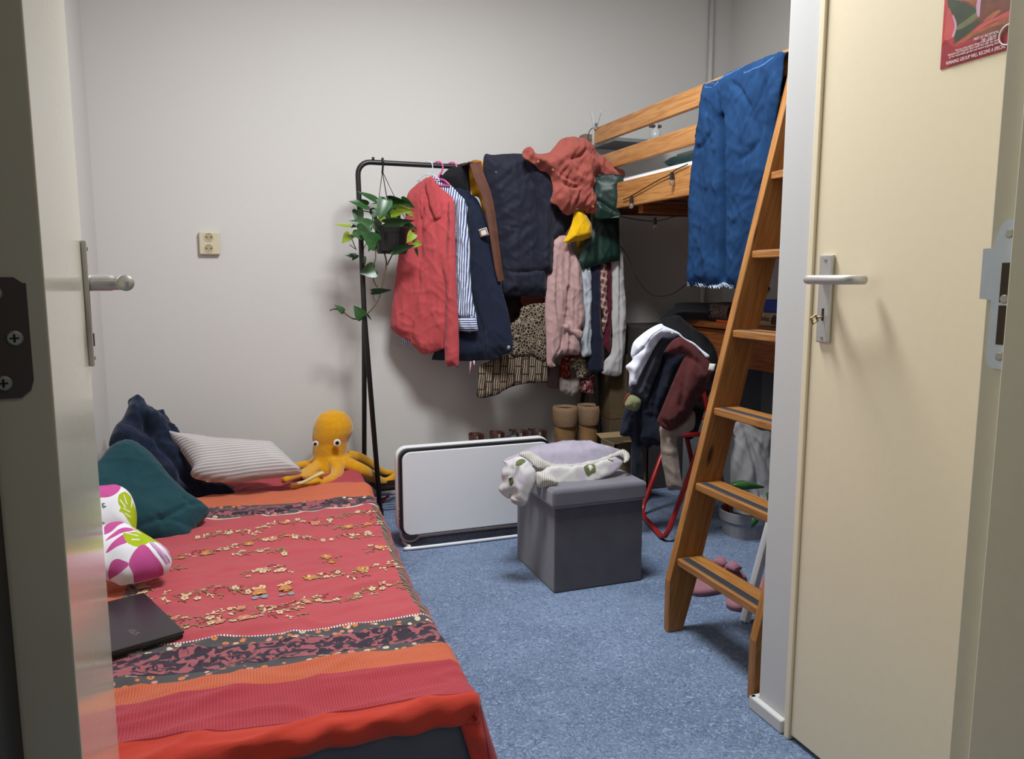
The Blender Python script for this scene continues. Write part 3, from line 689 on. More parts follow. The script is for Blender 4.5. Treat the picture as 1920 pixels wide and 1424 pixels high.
def octopus():
    t = thing('plush_octopus', 'mustard yellow plush octopus with round eyes sitting against the back wall', 'soft toy', (.42, 3.45, .21))
    Ym = 3.50; m = plain('mustard_plush', (224, 160, 22), .95, 0, .08, .3, 60, .1); m.node_tree.nodes['Principled BSDF'].inputs['Sheen Weight'].default_value = .5
    body = MB(); secs = []
    rows = [(769, 624, 6), (775, 624, 23), (785, 624, 32), (797, 625, 37), (810, 624, 38), (820, 621, 36), (829, 620, 33), (840, 619, 33), (852, 618, 32), (862, 618, 36), (872, 619, 42), (882, 619, 44), (893, 619, 40)]
    for y, xc, hw in rows:
        a = onY(xc - hw, y, Ym); b_ = onY(xc + hw, y, Ym); c = (a + b_) / 2; r = (b_ - a).length / 2; secs.append((c, r, min(r * .85, .095)))
    body.loft(secs, 28)
    def arm(pts, r0, r1):
        P = smooth_pts([onY(x, y, Yd) for x, y, Yd in pts], 6); n = len(P); body.tube(P, [r0 + (r1 - r0) * i / (n - 1) for i in range(n)], 12)
    arms = [([(605, 872, 3.48), (590, 878, 3.44), (570, 888, 3.38), (552, 893, 3.3), (530, 902, 3.24)], .030, .014),
            ([(628, 868, 3.44), (632, 888, 3.38), (615, 903, 3.28), (575, 908, 3.22), (545, 912, 3.16)], .034, .012),
            ([(600, 868, 3.52), (580, 872, 3.5), (560, 874, 3.46), (540, 882, 3.4)], .026, .016),
            ([(645, 868, 3.46), (665, 876, 3.42), (685, 885, 3.42), (700, 896, 3.46), (722, 904, 3.5), (742, 892, 3.52), (748, 880, 3.53)], .034, .014),
            ([(650, 856, 3.53), (672, 858, 3.56), (695, 870, 3.58), (720, 886, 3.6), (745, 886, 3.6)], .030, .012),
            ([(595, 878, 3.4), (575, 896, 3.3), (600, 890, 3.25), (604, 886, 3.24)], .02, .012)]
    for a in arms: arm(*a)
    o = obj('body', body, m, t, smooth=True)
    r = o.modifiers.new('r', 'REMESH'); r.mode = 'VOXEL'; r.voxel_size = .006; r.use_smooth_shade = True
    s_ = o.modifiers.new('s', 'SMOOTH'); s_.iterations = 5
    wh = plain('felt_white', (236, 232, 224), .6); cr = fabric('cream_plush', (212, 196, 150), .95)
    for (x, y, rr) in ((592, 832.5, .0135), (632, 830.5, .0165)):
        q = onY(x, y, Ym - .088 if x > 600 else Ym - .073); n_ = (0, -1, 0) if x > 600 else (-.45, -1, 0)
        e = obj('eye', disc_mb(q, n_, rr, .006, 20), wh, t, smooth=False)
        obj('pupil', disc_mb(q + Vector(n_).normalized() * .0055, n_, rr * .52, .003, 16), M['blackp'], e)
    u = MB(); u.tube(smooth_pts([onY(606, 887, 3.205), onY(590, 894, 3.19), onY(568, 905, 3.175), onY(545, 909, 3.16)], 5), .0075, 8)
    obj('pale_underside', u, cr, t, smooth=True)
octopus()

# laptop
def laptop():
    zt = .232; c = [onZ(346, 1183, zt), onZ(270, 1111, zt)]
    a = c[0]; e1 = (c[1] - c[0]); e1.z = 0; wd = .245; e1 = e1.normalized(); 
    q = onZ(210, 1225, zt); e2 = (q - a); e2.z = 0; e2 = (e2 - e1 * e2.dot(e1)).normalized(); ln = .345; wd = (c[1] - c[0]).length
    e2 = (onZ(210, 1222, zt) - a); e2.z = 0; e2.normalize()
    t = thing('laptop', 'closed black laptop lying on the bedspread by the open door', 'laptop', a + e1 * wd / 2 + e2 * ln / 2 - Vector((0, 0, .02)))
    blk = plain('laptop_black', (46, 42, 48), .3, .2, .05, .02, 300, .6)
    def slab(z0, z1, i, m, nm):
        p = [a + e1 * i + e2 * i, a + e1 * (wd - i) + e2 * i, a + e1 * (wd - i) + e2 * (ln - i), a + e1 * i + e2 * (ln - i)]
        return obj(nm, MB().prism([Vector((v.x, v.y, z0)) for v in p], (0, 0, z1 - z0)), m, t, bevel=.003)
    slab(zt - .018, zt - .009, .002, M['blackp'], 'base'); slab(zt - .0095, zt - .008, .004, M['brushed'], 'trim_line'); lid = slab(zt - .0078, zt, 0, blk, 'lid')
    # maker's lettering, silver
    sv = plain('silver_logo', (150, 148, 152), .35, .6)
    pos = onZ(237, 1183, zt + .0006); R = Matrix((-e1, (e2 * 1.0), Vector((0, 0, 1)))).transposed()
    xx = (onZ(256, 1194, zt) - onZ(237, 1183, zt)); xx.z = 0; xx.normalize(); yy = Vector((0, 0, 1)).cross(xx)
    R = Matrix((xx, yy, Vector((0, 0, 1)))).transposed()
    text('logo', 'ASUS', .021, (pos.x, pos.y, zt + .0004), R, sv, lid, .0002, .85)
laptop()

# ================================================================== CLOTHES RACK
ZB = 1.515
R0 = onY(690, 304, 3.46); ZB = R0.z; R1 = R0; rd = Vector((1, .012, 0)).normalized()
RL = 1.155
XA = R0 - rd * .045; XE = XA + rd * RL
def bar(px): # point on the hanging rail above/below photo column px
    lo, hi = 0, RL
    r = ray(px, 308); n_ = Vector((r.y, -r.x, 0)); t_ = -n_.dot(Vector((XA.x, XA.y, 0))) / n_.dot(rd); return XA + rd * t_
def rack():
    t = thing('clothes_rack', 'black tubular clothes rack against the back wall with a low shoe shelf', 'clothes rack', (1.15, 3.5, 0))
    perp = Vector((-rd.y, rd.x, 0)); r = .0115
    def side(E, sg):
        f = E - perp * .10; bk = E + perp * .20; f.z = 0; bk.z = 0; return f, bk
    fA, bA = side(XA, 1); fE, bE = side(XE, -1)
    up = Vector((0, 0, 1)); c = .04
    T = []
    splay = .028
    pA = [fA - rd * 0 + up * .012 + rd * .035, XA + up * (-.62) - Vector((0, 0, 0)), Vector((XA.x, XA.y, ZB - .09)), Vector((XA.x, XA.y, ZB - .05)), XA + rd * .012 + up * (-.016), XA + rd * .045, XA + rd * .1]
    pA = [fA + rd * .045 + up * .012, Vector((XA.x, XA.y, .9)) + rd * .012, Vector((XA.x, XA.y, ZB - .07))] + [Vector((XA.x, XA.y, ZB)) + rd * (.055 * (1 - math.cos(a))) + up * (-.055 * (1 - math.sin(a))) for a in [i * math.pi / 12 for i in range(0, 7)]]
    pE = [Vector((XE.x, XE.y, ZB)) - rd * (.055 * (1 - math.cos(a))) + up * (-.055 * (1 - math.sin(a))) for a in [i * math.pi / 12 for i in range(6, -1, -1)]] + [Vector((XE.x, XE.y, ZB - .07)), Vector((XE.x, XE.y, .9)) - rd * .0, fE + up * .012 + rd * .02]
    obj('frame', MB().tube(pA + pE, r, 14), M['black'], t, smooth=True)
    for E, b_, s in ((XA, bA, .012), (XE, bE, 0)):
        obj('rear_leg', MB().tube([Vector((E.x, E.y, .93)) + rd * s, b_ + up * .012 + rd * s * 2], r, 12), M['black'], t, smooth=True)
    sh = MB(); zs = .12
    def atz(p0, p1, z): k = (z - p0.z) / (p1.z - p0.z); return p0 + (p1 - p0) * k
    f0 = atz(pA[0], pA[1], zs); f1 = atz(pE[-1], pE[-2], zs); g0 = Vector((bA.x, bA.y, zs)) - perp * .02; g1 = Vector((bE.x, bE.y, zs)) - perp * .02
    for k_ in (0, .14, .28, .42, .56, .70, .84, 1.0): sh.tube([f0.lerp(g0, k_), f1.lerp(g1, k_)], .010 if k_ in (0, 1.0) else .006, 10)
    for a, b2 in ((f0, g0), (f1, g1)): sh.tube([a, b2], .009, 10)
    obj('shoe_shelf', sh, M['black'], t, smooth=True)
    for p in (pA[0], pE[-1], bA, bE): obj('foot', MB().loft([((p.x, p.y, 0), .015, .015), ((p.x, p.y, .03), .014, .014)], 14), M['blackp'], t, smooth=False)
    obj('end_knob', MB().tube([XA + rd * .068 + up * .008, XA + rd * .068 + up * .022], .006, 10), M['black'], t, smooth=True)
rack()

HN = Vector((-.58, -.81, 0))     # hanging garments are turned a little on the rail
def wf(name, col, label, cat, px, p, n, **k):
    return cloth(name, col if not isinstance(col, tuple) else fabric(name + '_cloth', col), px, p, n, label=label, cat=cat, **k)

# --- plant hanging from the rail
def plant():
    bp = bar(717); Y = bp.y - .01
    t = thing('hanging_plant', 'trailing pothos in a black pot hanging from the left end of the rack', 'plant', onY(735, 470, Y))
    P = lambda x, y, dy=0.0: onY(x, y, Y + dy)
    g = plain('pothos_green', (44, 92, 40), .35, 0, .22, .1, 30, .5); lm = plain('pothos_lime', (150, 172, 44), .4, 0, .15, .1, 30); st = plain('pothos_stem', (92, 84, 52), .6)
    a = P(699, 475); b_ = P(770, 475); r = (P(766, 476) - P(702, 476)).length / 2; c = P(735, 476)
    secs = [(c, r * .82, r * .82), (P(735, 471), r * .9, r * .9), (P(735, 440), r * .97, r * .97), (P(735, 428), r, r), (P(735, 426), r * .93, r * .93), (P(735, 431), r * .9, r * .9)]
    obj('pot', MB().loft(secs, 28), M['blackp'], t, smooth=False)
    h = MB(); top = Vector((bp.x, bp.y, ZB)); hk = smooth_pts([top + Vector((0, .016, -.006)), top + Vector((0, .012, .012)), top + Vector((0, -.006, .018)), top + Vector((0, -.018, .004)), P(717, 325)], 6)
    h.tube(hk, .0045, 8)
    for x, y, d in ((703, 428, 0), (768, 428, 0), (735, 432, -.07), (735, 425, .07)): h.tube([P(717, 322), P(x, y, d)], .0017, 6)
    obj('hanger_wires', h, M['blackp'], t, smooth=True)
    L = MB(); rnd = random.Random(5)
    def leaf(x, y, w_, hgt, ang, mi=0, dy=0.0, tilt=.0, roll=0.0):
        """leaf with its base at (x, y), length hgt px, width w_ px, pointing along ang (deg, 0 = right, 90 = down)"""
        o = P(x, y, dy); s = (P(x + 1, y, dy) - P(x, y, dy)).length; a = math.radians(ang)
        d = Vector((math.cos(a), 0, -math.sin(a))); sd = Vector((math.sin(a), 0, math.cos(a))); nn = Vector((0, -1, 0))
        if tilt: d = (d * math.cos(tilt) + nn * math.sin(tilt)).normalized(); nn = sd.cross(d).normalized(); nn = -nn if nn.y > 0 else nn
        if roll: sd = (sd * math.cos(roll) + nn * math.sin(roll)).normalized()
        prof = [(-.08, .22), (-.10, .36), (0, .47), (.15, .50), (.32, .46), (.5, .37), (.7, .23), (.86, .10), (1.0, 0)]
        pts = [(0, 0)]; vs = []; fs = []
        cen = []
        for u, v in prof: cen.append(u)
        n_ = len(prof)
        for u, v in prof:
            uc = max(u, 0); bend = -.12 * uc * uc
            for s_ in (-1, -.5, 0, .5, 1):
                q = o + d * (u if abs(s_) > .1 else max(u, .0)) * hgt * s + sd * v * s_ * w_ * s + nn * (bend * hgt * s + abs(s_) * v * w_ * s * .22)
                vs.append(q)
        for i in range(n_ - 1):
            for j in range(4): fs.append((i * 5 + j, i * 5 + j + 1, (i + 1) * 5 + j + 1, (i + 1) * 5 + j))
        L.add(vs, fs, None, mi)
    K = lambda x, y: (610 + x / 4.19, 280 + y / 4.19)
    for (x, y, w_, h_, an, mi, dy, ti, ro) in [
        (395, 395, 60, 165, 200, 0, -.05, .3, .5), (330, 440, 100, 150, 190, 0, -.04, .2, .6), (470, 400, 120, 165, 110, 0, -.09, .3, .2), (470, 395, 60, 120, 160, 0, .02, .2, .6), (500, 395, 80, 160, 10, 0, -.03, .3, .8),
        (350, 600, 110, 170, 190, 0, -.08, .2, .3), (250, 480, 90, 150, 80, 0, -.02, .3, .3), (250, 630, 120, 170, 40, 0, -.1, .4, .2), (400, 740, 150, 160, 215, 0, -.11, .3, .3), (470, 580, 85, 240, 355, 0, -.1, .3, .7),
        (530, 800, 80, 190, 345, 0, -.12, .2, .6), (560, 470, 60, 130, 5, 1, -.04, .2, .6), (520, 510, 60, 110, 350, 1, -.06, .2, .4), (530, 440, 60, 110, 10, 1, 0, .1, .5), (640, 480, 50, 70, 40, 1, -.03, .1, .1),
        (190, 600, 45, 125, 183, 1, -.03, .1, .7), (190, 670, 80, 95, 130, 1, -.03, .1, .1), (240, 650, 60, 80, 130, 1, -.02, .2, .5), (690, 660, 75, 95, 125, 1, -.09, .1, .1), (690, 735, 65, 75, 10, 1, -.08, .1, .1),
        (430, 520, 60, 70, 60, 1, -.1, .1, .1), (470, 480, 90, 130, 50, 0, -.02, .2, .2), (520, 450, 110, 130, 60, 0, .0, .3, .2), (400, 470, 120, 140, 80, 0, .0, .3, .2), (560, 560, 90, 120, 80, 0, .02, .3, .2), (380, 560, 100, 130, 60, 0, -.03, .3, .2),
        (240, 840, 50, 90, 185, 0, -.02, .1, .6), (245, 830, 45, 60, 130, 0, .0, .2, .3), (300, 850, 40, 60, 80, 0, .0, .2, .3), (365, 745, 40, 70, 115, 0, -.01, .1, .3),
        (385, 945, 125, 125, 165, 0, -.03, .15, .2), (370, 1120, 70, 160, 355, 0, -.02, .1, .75), (290, 1320, 100, 115, 235, 0, -.02, .1, .1), (140, 1275, 60, 90, 220, 0, -.01, .1, .5), (330, 1300, 18, 60, 55, 0, 0, .1, .5), (710, 780, 25, 75, 75, 0, -.05, .1, .3), (600, 400, 70, 120, 30, 0, .03, .2, .5), (300, 560, 80, 120, 150, 0, .05, .2, .4), (440, 600, 90, 130, 110, 0, -.02, .3, .2), (620, 590, 60, 110, 20, 0, .03, .2, .4)]:
        X_, Y_ = K(x, y); leaf(X_, Y_, w_ / 4.19, h_ / 4.19, an, mi, dy, ti, ro)
    obj('foliage', L, [g, lm], t, smooth='keep')
    s_ = MB()
    for pts, r_ in (([(390, 740), (395, 850), (375, 930), (380, 1030), (410, 1085)], .0028), ([(465, 820), (480, 900), (460, 1000), (435, 1120), (400, 1210), (320, 1300), (240, 1335), (180, 1310), (130, 1270), (70, 1255), (35, 1268)], .0034),
                    ([(530, 820), (485, 910)], .003), ([(380, 1120), (378, 1170), (405, 1205)], .002), ([(210, 710), (240, 785)], .002), ([(190, 750), (245, 790)], .0018), ([(330, 730), (300, 790), (310, 900)], .002), ([(590, 600), (640, 650), (690, 620), (698, 595)], .0016), ([(370, 560), (360, 500), (250, 480)], .0022), ([(345, 630), (385, 730)], .002)):
        s_.tube(smooth_pts([P(*K(x, y)) for x, y in pts], 5), r_, 7)
    obj('stems', s_, st, t, smooth=True)
plant()

# --- hangers
def hanger(px, label, mat, hook_r=.018, wire=.0025, plane_x=None, drop=.085, half=.055, side=(.81, -.58)):
    b_ = bar(px); t = thing('clothes_hanger', label, 'hanger', (b_.x, b_.y, ZB))
    sd = Vector((side[0], side[1], 0)).normalized(); top = Vector((b_.x, b_.y, ZB + .0115))
    hk = [top + sd * (-hook_r * 1.4) + Vector((0, 0, -.012)), top + sd * (-hook_r) + Vector((0, 0, .001)), top + Vector((0, 0, .006)), top + sd * hook_r + Vector((0, 0, -.004)), top + sd * hook_r * 1.1 + Vector((0, 0, -.03)), top + sd * .004 + Vector((0, 0, -.055)), top + Vector((0, 0, -drop))]
    h = obj('hook', MB().tube(smooth_pts(hk, 6), wire, 10), mat, t, smooth=True)
    n_ = top + Vector((0, 0, -drop)); e0 = n_ - sd * half + Vector((0, 0, -.03)); e1 = n_ + sd * half + Vector((0, 0, -.03))
    obj('shoulders', MB().tube(smooth_pts([n_, n_.lerp(e0, .5) + Vector((0, 0, .008)), e0], 5) + [e1] + smooth_pts([e1, n_.lerp(e1, .5) + Vector((0, 0, .008)), n_], 5)[1:], wire * 1.1, 8), mat, t, smooth=True)
    return b_
pinkp = plain('pink_plastic', (208, 88, 148), .35)
hanger(803, 'thin silver wire hanger holding the coral shirt', M['steel'], wire=.0022, drop=.05)
hanger(822, 'pink plastic hanger of the blue striped shirt, left of the two pink ones', pinkp, wire=.0042, drop=.07)
hanger(848, 'pink plastic hanger of the navy coat, right of the two pink ones', pinkp, wire=.0045, drop=.09)

# --- coral shirt
coral = fabric('coral_cotton', (180, 74, 78), .92, .06)
cx = lambda x, y: (600 + x / 2.848, 260 + y / 2.848)
def C(*q): return [cx(x, y) for x, y in q]
pc_ = bar(806); P_ = Vector((pc_.x, pc_.y, 1.2))
sh = thing('shirt', 'coral red button shirt on a wire hanger, beside the hanging plant', 'shirt', (pc_.x, pc_.y, .95))
cloth('body', coral, C((560, 215), (600, 210), (640, 260), (690, 300), (720, 360), (722, 600), (722, 800), (700, 1000), (670, 1110), (640, 1130), (580, 1150), (540, 1145), (500, 1110), (480, 1080), (440, 1060), (385, 1020), (378, 980), (395, 820), (420, 620), (455, 470), (460, 350), (480, 280)), P_, HN, parent=sh, thick=.022, R=.045,
      folds=[fold(.007, .045, 0, 7, 1), fold(.004, .02, 0, 6, 2)], creases=[(C((560, 380), (540, 620), (535, 800), (500, 1000), (490, 1110)), .006, .012), (C((620, 440), (560, 520), (550, 640)), .008, .010)])
cloth('sleeve', coral, C((690, 330), (718, 360), (724, 600), (730, 800), (740, 1000), (741, 1205), (715, 1212), (670, 1200), (668, 1000), (672, 800), (650, 690), (670, 600), (682, 450)), P_ + HN * .02, HN, parent=sh, thick=.02, R=.022,
      folds=[fold(.004, .03, 0, 8, 6)], creases=[(C((655, 690), (690, 560), (690, 400)), .005, .008)])
cloth('collar', coral, C((585, 205), (605, 210), (635, 290), (648, 400), (640, 425), (618, 430), (595, 380), (575, 300), (565, 240)), P_ + HN * .026, HN, parent=sh, thick=.008, R=.01, sp=.006, back=.5)
cloth('collar', coral, C((560, 215), (580, 215), (562, 260), (556, 340), (548, 420), (535, 400), (530, 300)), P_ + HN * .022, HN, parent=sh, thick=.006, R=.01, sp=.006, back=.5)
# --- striped shirt
def stripes(name, ang=0.0, fr=95):
    return rib_fabric(name, (214, 218, 228), (66, 82, 130), fr, 0, ang=ang, soft=.35, bump=.05)
st1 = stripes('blue_stripe_cotton', .04)
q = bar(826); P_ = Vector((q.x, q.y, 1.2))
sh = thing('shirt', 'white and blue striped shirt hanging behind the coral shirt', 'shirt', (q.x, q.y, .95))
cloth('body', st1, C((600, 200), (650, 220), (700, 250), (745, 300), (780, 350), (782, 420), (700, 800), (600, 1090), (440, 1095), (440, 1070), (520, 700), (560, 300)), P_ - HN * .01, HN, parent=sh, thick=.015, R=.03, folds=[fold(.004, .04, 0, 6, 1)])
cloth('sleeve', st1, C((735, 310), (775, 330), (783, 420), (800, 560), (802, 700), (815, 850), (835, 950), (810, 960), (735, 955), (728, 840), (724, 700), (726, 540), (720, 420)), P_ + HN * .012, HN, parent=sh, thick=.018, R=.02, sp=.007, folds=[fold(.005, .022, .1, 7, 3, True)])
cf = cloth('cuff', stripes('blue_stripe_cuff', 1.55), C((735, 950), (835, 950), (845, 1025), (800, 1036), (735, 1025)), P_ + HN * .016, HN, parent=sh, thick=.018, R=.02, sp=.007, sm=False)
obj('button', disc_mb(hit(*cx(756, 985), P_ + HN * .034, HN), HN, .006, .002), plain('wood_button', (176, 156, 120), .4), cf)
# --- navy coat, left one
navy = fabric('navy_twill', (27, 33, 52), .9, .12); navy2 = fabric('dark_navy_nylon', (22, 25, 42), .75, .12, 900, .2, .1, .3)
q = bar(852); P_ = Vector((q.x, q.y, 1.2))
ct = thing('coat', 'navy coat with a square leather-edged patch, behind the striped shirt', 'coat', (q.x, q.y, .95))
cloth('body', navy, C((640, 190), (700, 240), (760, 250), (800, 290), (850, 340), (900, 480), (930, 640), (970, 800), (1010, 950), (1030, 1110), (1015, 1140), (960, 1160), (940, 1180), (800, 1188), (680, 1186), (610, 1182), (600, 1165), (650, 1000), (640, 600), (640, 300)), P_, HN, parent=ct, thick=.028, R=.05,
      folds=[fold(.008, .07, 0, 6, 3), fold(.003, .025, .2, 5, 7)], creases=[(C((800, 320), (800, 560), (820, 820), (880, 1020), (900, 1160)), .008, .015)])
o = cloth('patch', [plain('patch_white', (206, 208, 216), .7), plain('patch_leather', (150, 104, 66), .6)], C((846, 487), (888, 474), (902, 515), (858, 527)), P_ + HN * .041, HN, parent=ct, wr=0, thick=.002, R=.004, sp=.005, sm=False, back=.3, motifs=[])
cloth('patch_border', plain('patch_leather_border', (150, 104, 66), .6), C((848, 490), (886, 477), (900, 514), (860, 525), (848, 490), (857, 494), (866, 518), (893, 509), (882, 484), (857, 494)), P_ + HN * .044, HN, parent=ct, wr=0, thick=.001, R=.004, sp=.006, sm=False, back=.3)
obj('snap', disc_mb(hit(*cx(1007, 1116), P_ + HN * .03, HN), HN, .008, .003), M['screw'], ct)
b_ = MB(); b_.tube([hit(*cx(805, 1190), P_, HN), hit(*cx(800, 1255), P_, HN)], .004, 8); obj('pink_drawstring', b_, fabric('pink_cord', (206, 150, 160)), ct, smooth=True)
b_ = MB(); b_.tube([hit(*cx(822, 1186), P_, HN), hit(*cx(824, 1212), P_, HN)], .004, 8); obj('white_drawstring', b_, fabric('white_cord', (206, 206, 210)), ct, smooth=True)
# --- dark garment + mustard quilt + brown strap
q = bar(880); Yf = q.y
wf('jacket', fabric('black_brown_wool', (24, 24, 28)), 'black garment folded on the rail between the pink hanger and mustard lining', 'jacket', C((650, 210), (690, 160), (740, 138), (795, 132), (810, 200), (805, 300), (850, 420), (880, 560), (900, 700), (830, 520), (760, 340), (700, 260)), (0, Yf - .01, 0), (0, -1, 0), thick=.03, R=.04, folds=[fold(.008, .04, .3, 3, 2)])
wf('gilet', rib_fabric('mustard_quilt', (200, 140, 36), (160, 104, 24), 14, 0, ang=.9, soft=.8), 'mustard quilted gilet showing beside the brown strap on the rail', 'gilet', C((800, 130), (868, 122), (880, 160), (880, 420), (850, 320), (808, 290)), (0, Yf - .03, 0), (0, -1, 0), thick=.02, R=.03)
lea = plain('brown_leather', (112, 66, 48), .45, 0, .25, .3, 25)
st_ = MB(); L_ = [(830, 128), (850, 200), (890, 300), (915, 420), (935, 560), (955, 700), (968, 760)]
Ls = smooth_pts([onY(*cx(x, y), 3.325) for x, y in L_], 6)
for i in range(len(Ls) - 1): pass
vs = []; 
for i, p in enumerate(Ls):
    d = (Ls[min(i + 1, len(Ls) - 1)] - Ls[max(i - 1, 0)]).normalized(); sd = Vector((d.z, 0, -d.x)); sd = sd if sd.x > 0 else -sd; wd = .027 * (1 - .45 * i / len(Ls)) + .0
    for a, yy in ((-1, 0), (0, -.002), (1, 0), (1, .004), (-1, .004)): vs.append(p + sd * a * wd + Vector((0, yy, 0)))
fs = []
for i in range(len(Ls) - 1):
    for j in range(5): k2 = (j + 1) % 5; fs.append((i * 5 + j, i * 5 + k2, (i + 1) * 5 + k2, (i + 1) * 5 + j))
st_.add(vs, fs)
q = Ls[0]; st_.box((q.x - .03, q.y - .002, q.z - .002), (q.x + .024, q.y + .12, q.z + .003))
tag(obj('bag_strap', st_, lea, smooth=False), 'broad brown leather bag strap hanging over the rail on the navy coat', 'strap')
# --- big navy jacket
jk = thing('jacket', 'big dark navy jacket draped over the middle of the rail', 'jacket', (1.25, 3.38, 1.05))
jx = lambda x, y: (840 + x / 4.746, 260 + y / 4.746)
def J(*q): return [jx(x, y) for x, y in q]
YJ = 3.395
cloth('body', navy2, J((330, 140), (400, 145), (520, 138), (670, 140), (760, 220), (900, 300), (960, 420), (1110, 640), (1110, 740), (1030, 860), (960, 960), (900, 1200), (890, 1380), (780, 1410), (640, 1400), (490, 1380), (480, 1200), (460, 1000), (430, 740), (380, 540), (325, 340), (312, 220)), (0, YJ, 0), (0, -1, 0), parent=jk, thick=.035, R=.05,
      folds=[fold(.010, .09, .4, 3, 2), fold(.006, .035, -.9, 4, 5), fold(.003, .02, 1.2, 4, 8)], creases=[(J((450, 770), (530, 790), (600, 805)), .004, .012), (J((470, 1165), (600, 1190), (800, 1170)), .006, .014), (J((800, 300), (780, 600), (800, 900)), .01, .014)])
cloth('sleeve', navy2, J((700, 160), (850, 240), (940, 420), (960, 600), (950, 800), (945, 1000), (930, 1190), (880, 1200), (795, 1150), (800, 900), (790, 600), (730, 400), (680, 260)), (0, YJ - .03, 0), (0, -1, 0), parent=jk, thick=.03, R=.035, folds=[fold(.007, .05, .7, 3, 4), fold(.004, .03, -.8, 3, 6)])
obj('snap', disc_mb(onY(*jx(428, 300), YJ - .033), (0, -1, 0), .006, .002), M['dark_metal'], jk)
# top drape over the rail
# --- coral corduroy jacket
cordm = rib_fabric('coral_corduroy', (168, 90, 80), (148, 76, 68), 260, 0, ang=.3, soft=.9)
cj = thing('jacket', 'coral corduroy jacket with brass buttons thrown on top of the rail', 'jacket', (1.45, 3.3, 1.3))
YC = 3.315
cloth('body', cordm, J((660, 150), (670, 100), (710, 78), (745, 100), (780, 135), (880, 130), (930, 90), (1000, 10), (1080, -10), (1200, 10), (1270, 60), (1300, 130), (1380, 180), (1460, 260), (1555, 285), (1555, 330), (1530, 370), (1480, 392), (1440, 385), (1380, 330), (1310, 340), (1290, 480), (1325, 530), (1315, 670), (1220, 650), (1130, 625), (1100, 665), (1060, 685), (1000, 650), (960, 600), (905, 565), (920, 480), (910, 330), (820, 280), (740, 220), (680, 190)),
      (0, YC, 0), (0, -1, 0), parent=cj, thick=.042, R=.05, sp=.007, folds=[fold(.020, .055, .9, 2.2, 3, True), fold(.010, .03, -.5, 3, 6, True), fold(.008, .02, .2, 3, 9)],
      creases=[(J((1060, 190), (1130, 170), (1190, 110), (1240, 160)), .007, .02), (J((1300, 140), (1320, 250), (1310, 340)), .008, .025), (J((990, 400), (1050, 440), (1110, 440)), .008, .03), (J((920, 290), (1000, 350), (1100, 400)), .006, .02), (J((1125, 480), (1110, 640)), .006, .02)])
bz = plain('brass_button', (176, 128, 84), .35, .5)
for x, y in ((800, 207), (932, 280), (1050, 370), (1280, 490), (1288, 607)): obj('button', disc_mb(onY(*jx(x, y), YC - .052), (0, -1, .2), .0065, .006), bz, cj)
# --- yellow hat, green bag
yb = fabric('yellow_cotton', (226, 176, 14), .9, .1)
hat = thing('hat', 'bright yellow bucket hat hanging under the coral corduroy jacket', 'hat', (1.48, 3.34, 1.2))
cloth('crown', yb, J((1130, 640), (1190, 640), (1240, 700), (1275, 770), (1280, 860), (1240, 890), (1120, 920), (1030, 925), (1060, 860), (1100, 760)), (0, 3.32, 0), (0, -1, 0), parent=hat, thick=.03, R=.03, sp=.006, folds=[fold(.006, .05, .6, 3, 3)])
cloth('brim', yb, J((1150, 915), (1210, 895), (1280, 885), (1300, 920), (1260, 960), (1210, 1000), (1160, 1012)), (0, 3.31, 0), (0, -1, .2), parent=hat, thick=.012, R=.02, sp=.006, creases=[(J((1160, 990), (1200, 930), (1270, 900)), .006, .02)])
grm = plain('dark_green_waxed', (16, 50, 42), .5, 0, .2, .2, 12)
bg = thing('rain_coat', 'dark green waxed coat folded over the rail end beside the loft bed', 'raincoat', (1.62, 3.4, 1.15))
cloth('lower_flap', grm, J((1300, 560), (1500, 600), (1520, 720), (1530, 1085), (1400, 1110), (1280, 1140), (1200, 1165), (1160, 1100), (1180, 960), (1290, 800)), (0, 3.375, 0), (0, -1, 0), parent=bg, thick=.014, R=.03, folds=[fold(.006, .12, .2, 2, 3)], sm=False, creases=[(J((1330, 1110), (1325, 800)), .01, .006)])
cloth('upper_fold', grm, J((1300, 335), (1540, 330), (1552, 440), (1545, 600), (1530, 690), (1480, 705), (1330, 715), (1285, 640), (1290, 460)), (1.55, 3.33, 1.3), (-.55, -1, .05), parent=bg, thick=.02, R=.04, folds=[fold(.010, .08, .8, 2, 7)], creases=[(J((1340, 560), (1430, 620), (1530, 680)), .008, .02)])
# --- the row of lighter garments behind
pk = fabric('dusty_pink_cotton', (182, 148, 146), .93, .08)
qx = lambda x, y: (980 + x / 4.746, 560 + y / 4.746)
def Q(*q): return [qx(x, y) for x, y in q]
bl = thing('blouse', 'dusty pink blouse with a buttoned sleeve tab under the yellow hat', 'blouse', (1.5, 3.44, .9))
cloth('body', pk, Q((250, -520), (330, -560), (400, -540), (440, -420), (520, -250), (530, 0), (545, 200), (500, 300), (500, 485), (400, 495), (320, 510), (265, 560), (290, 600), (215, 595), (205, 400), (195, 100), (215, -200), (235, -420)), (0, 3.385, 0), (0, -1, 0), parent=bl, thick=.022, R=.03, sp=.007,
      folds=[fold(.012, .035, 0, 8, 2, True), fold(.005, .02, .1, 7, 4)], creases=[(Q((385, -100), (380, 60), (400, 200)), .006, .02), (Q((300, 470), (350, 330), (380, 100)), .007, .015)])
tb = cloth('sleeve_tab', pk, Q((355, 250), (370, 230), (410, 235), (440, 270), (500, 275), (535, 300), (525, 350), (500, 358), (440, 320), (390, 290)), (0, 3.352, 0), (0, -1, 0), parent=bl, thick=.01, R=.012, sp=.005)
obj('button', disc_mb(onY(*qx(490, 297), 3.340), (0, -1, 0), .0045, .0015), plain('pale_button', (226, 200, 196), .4), tb)
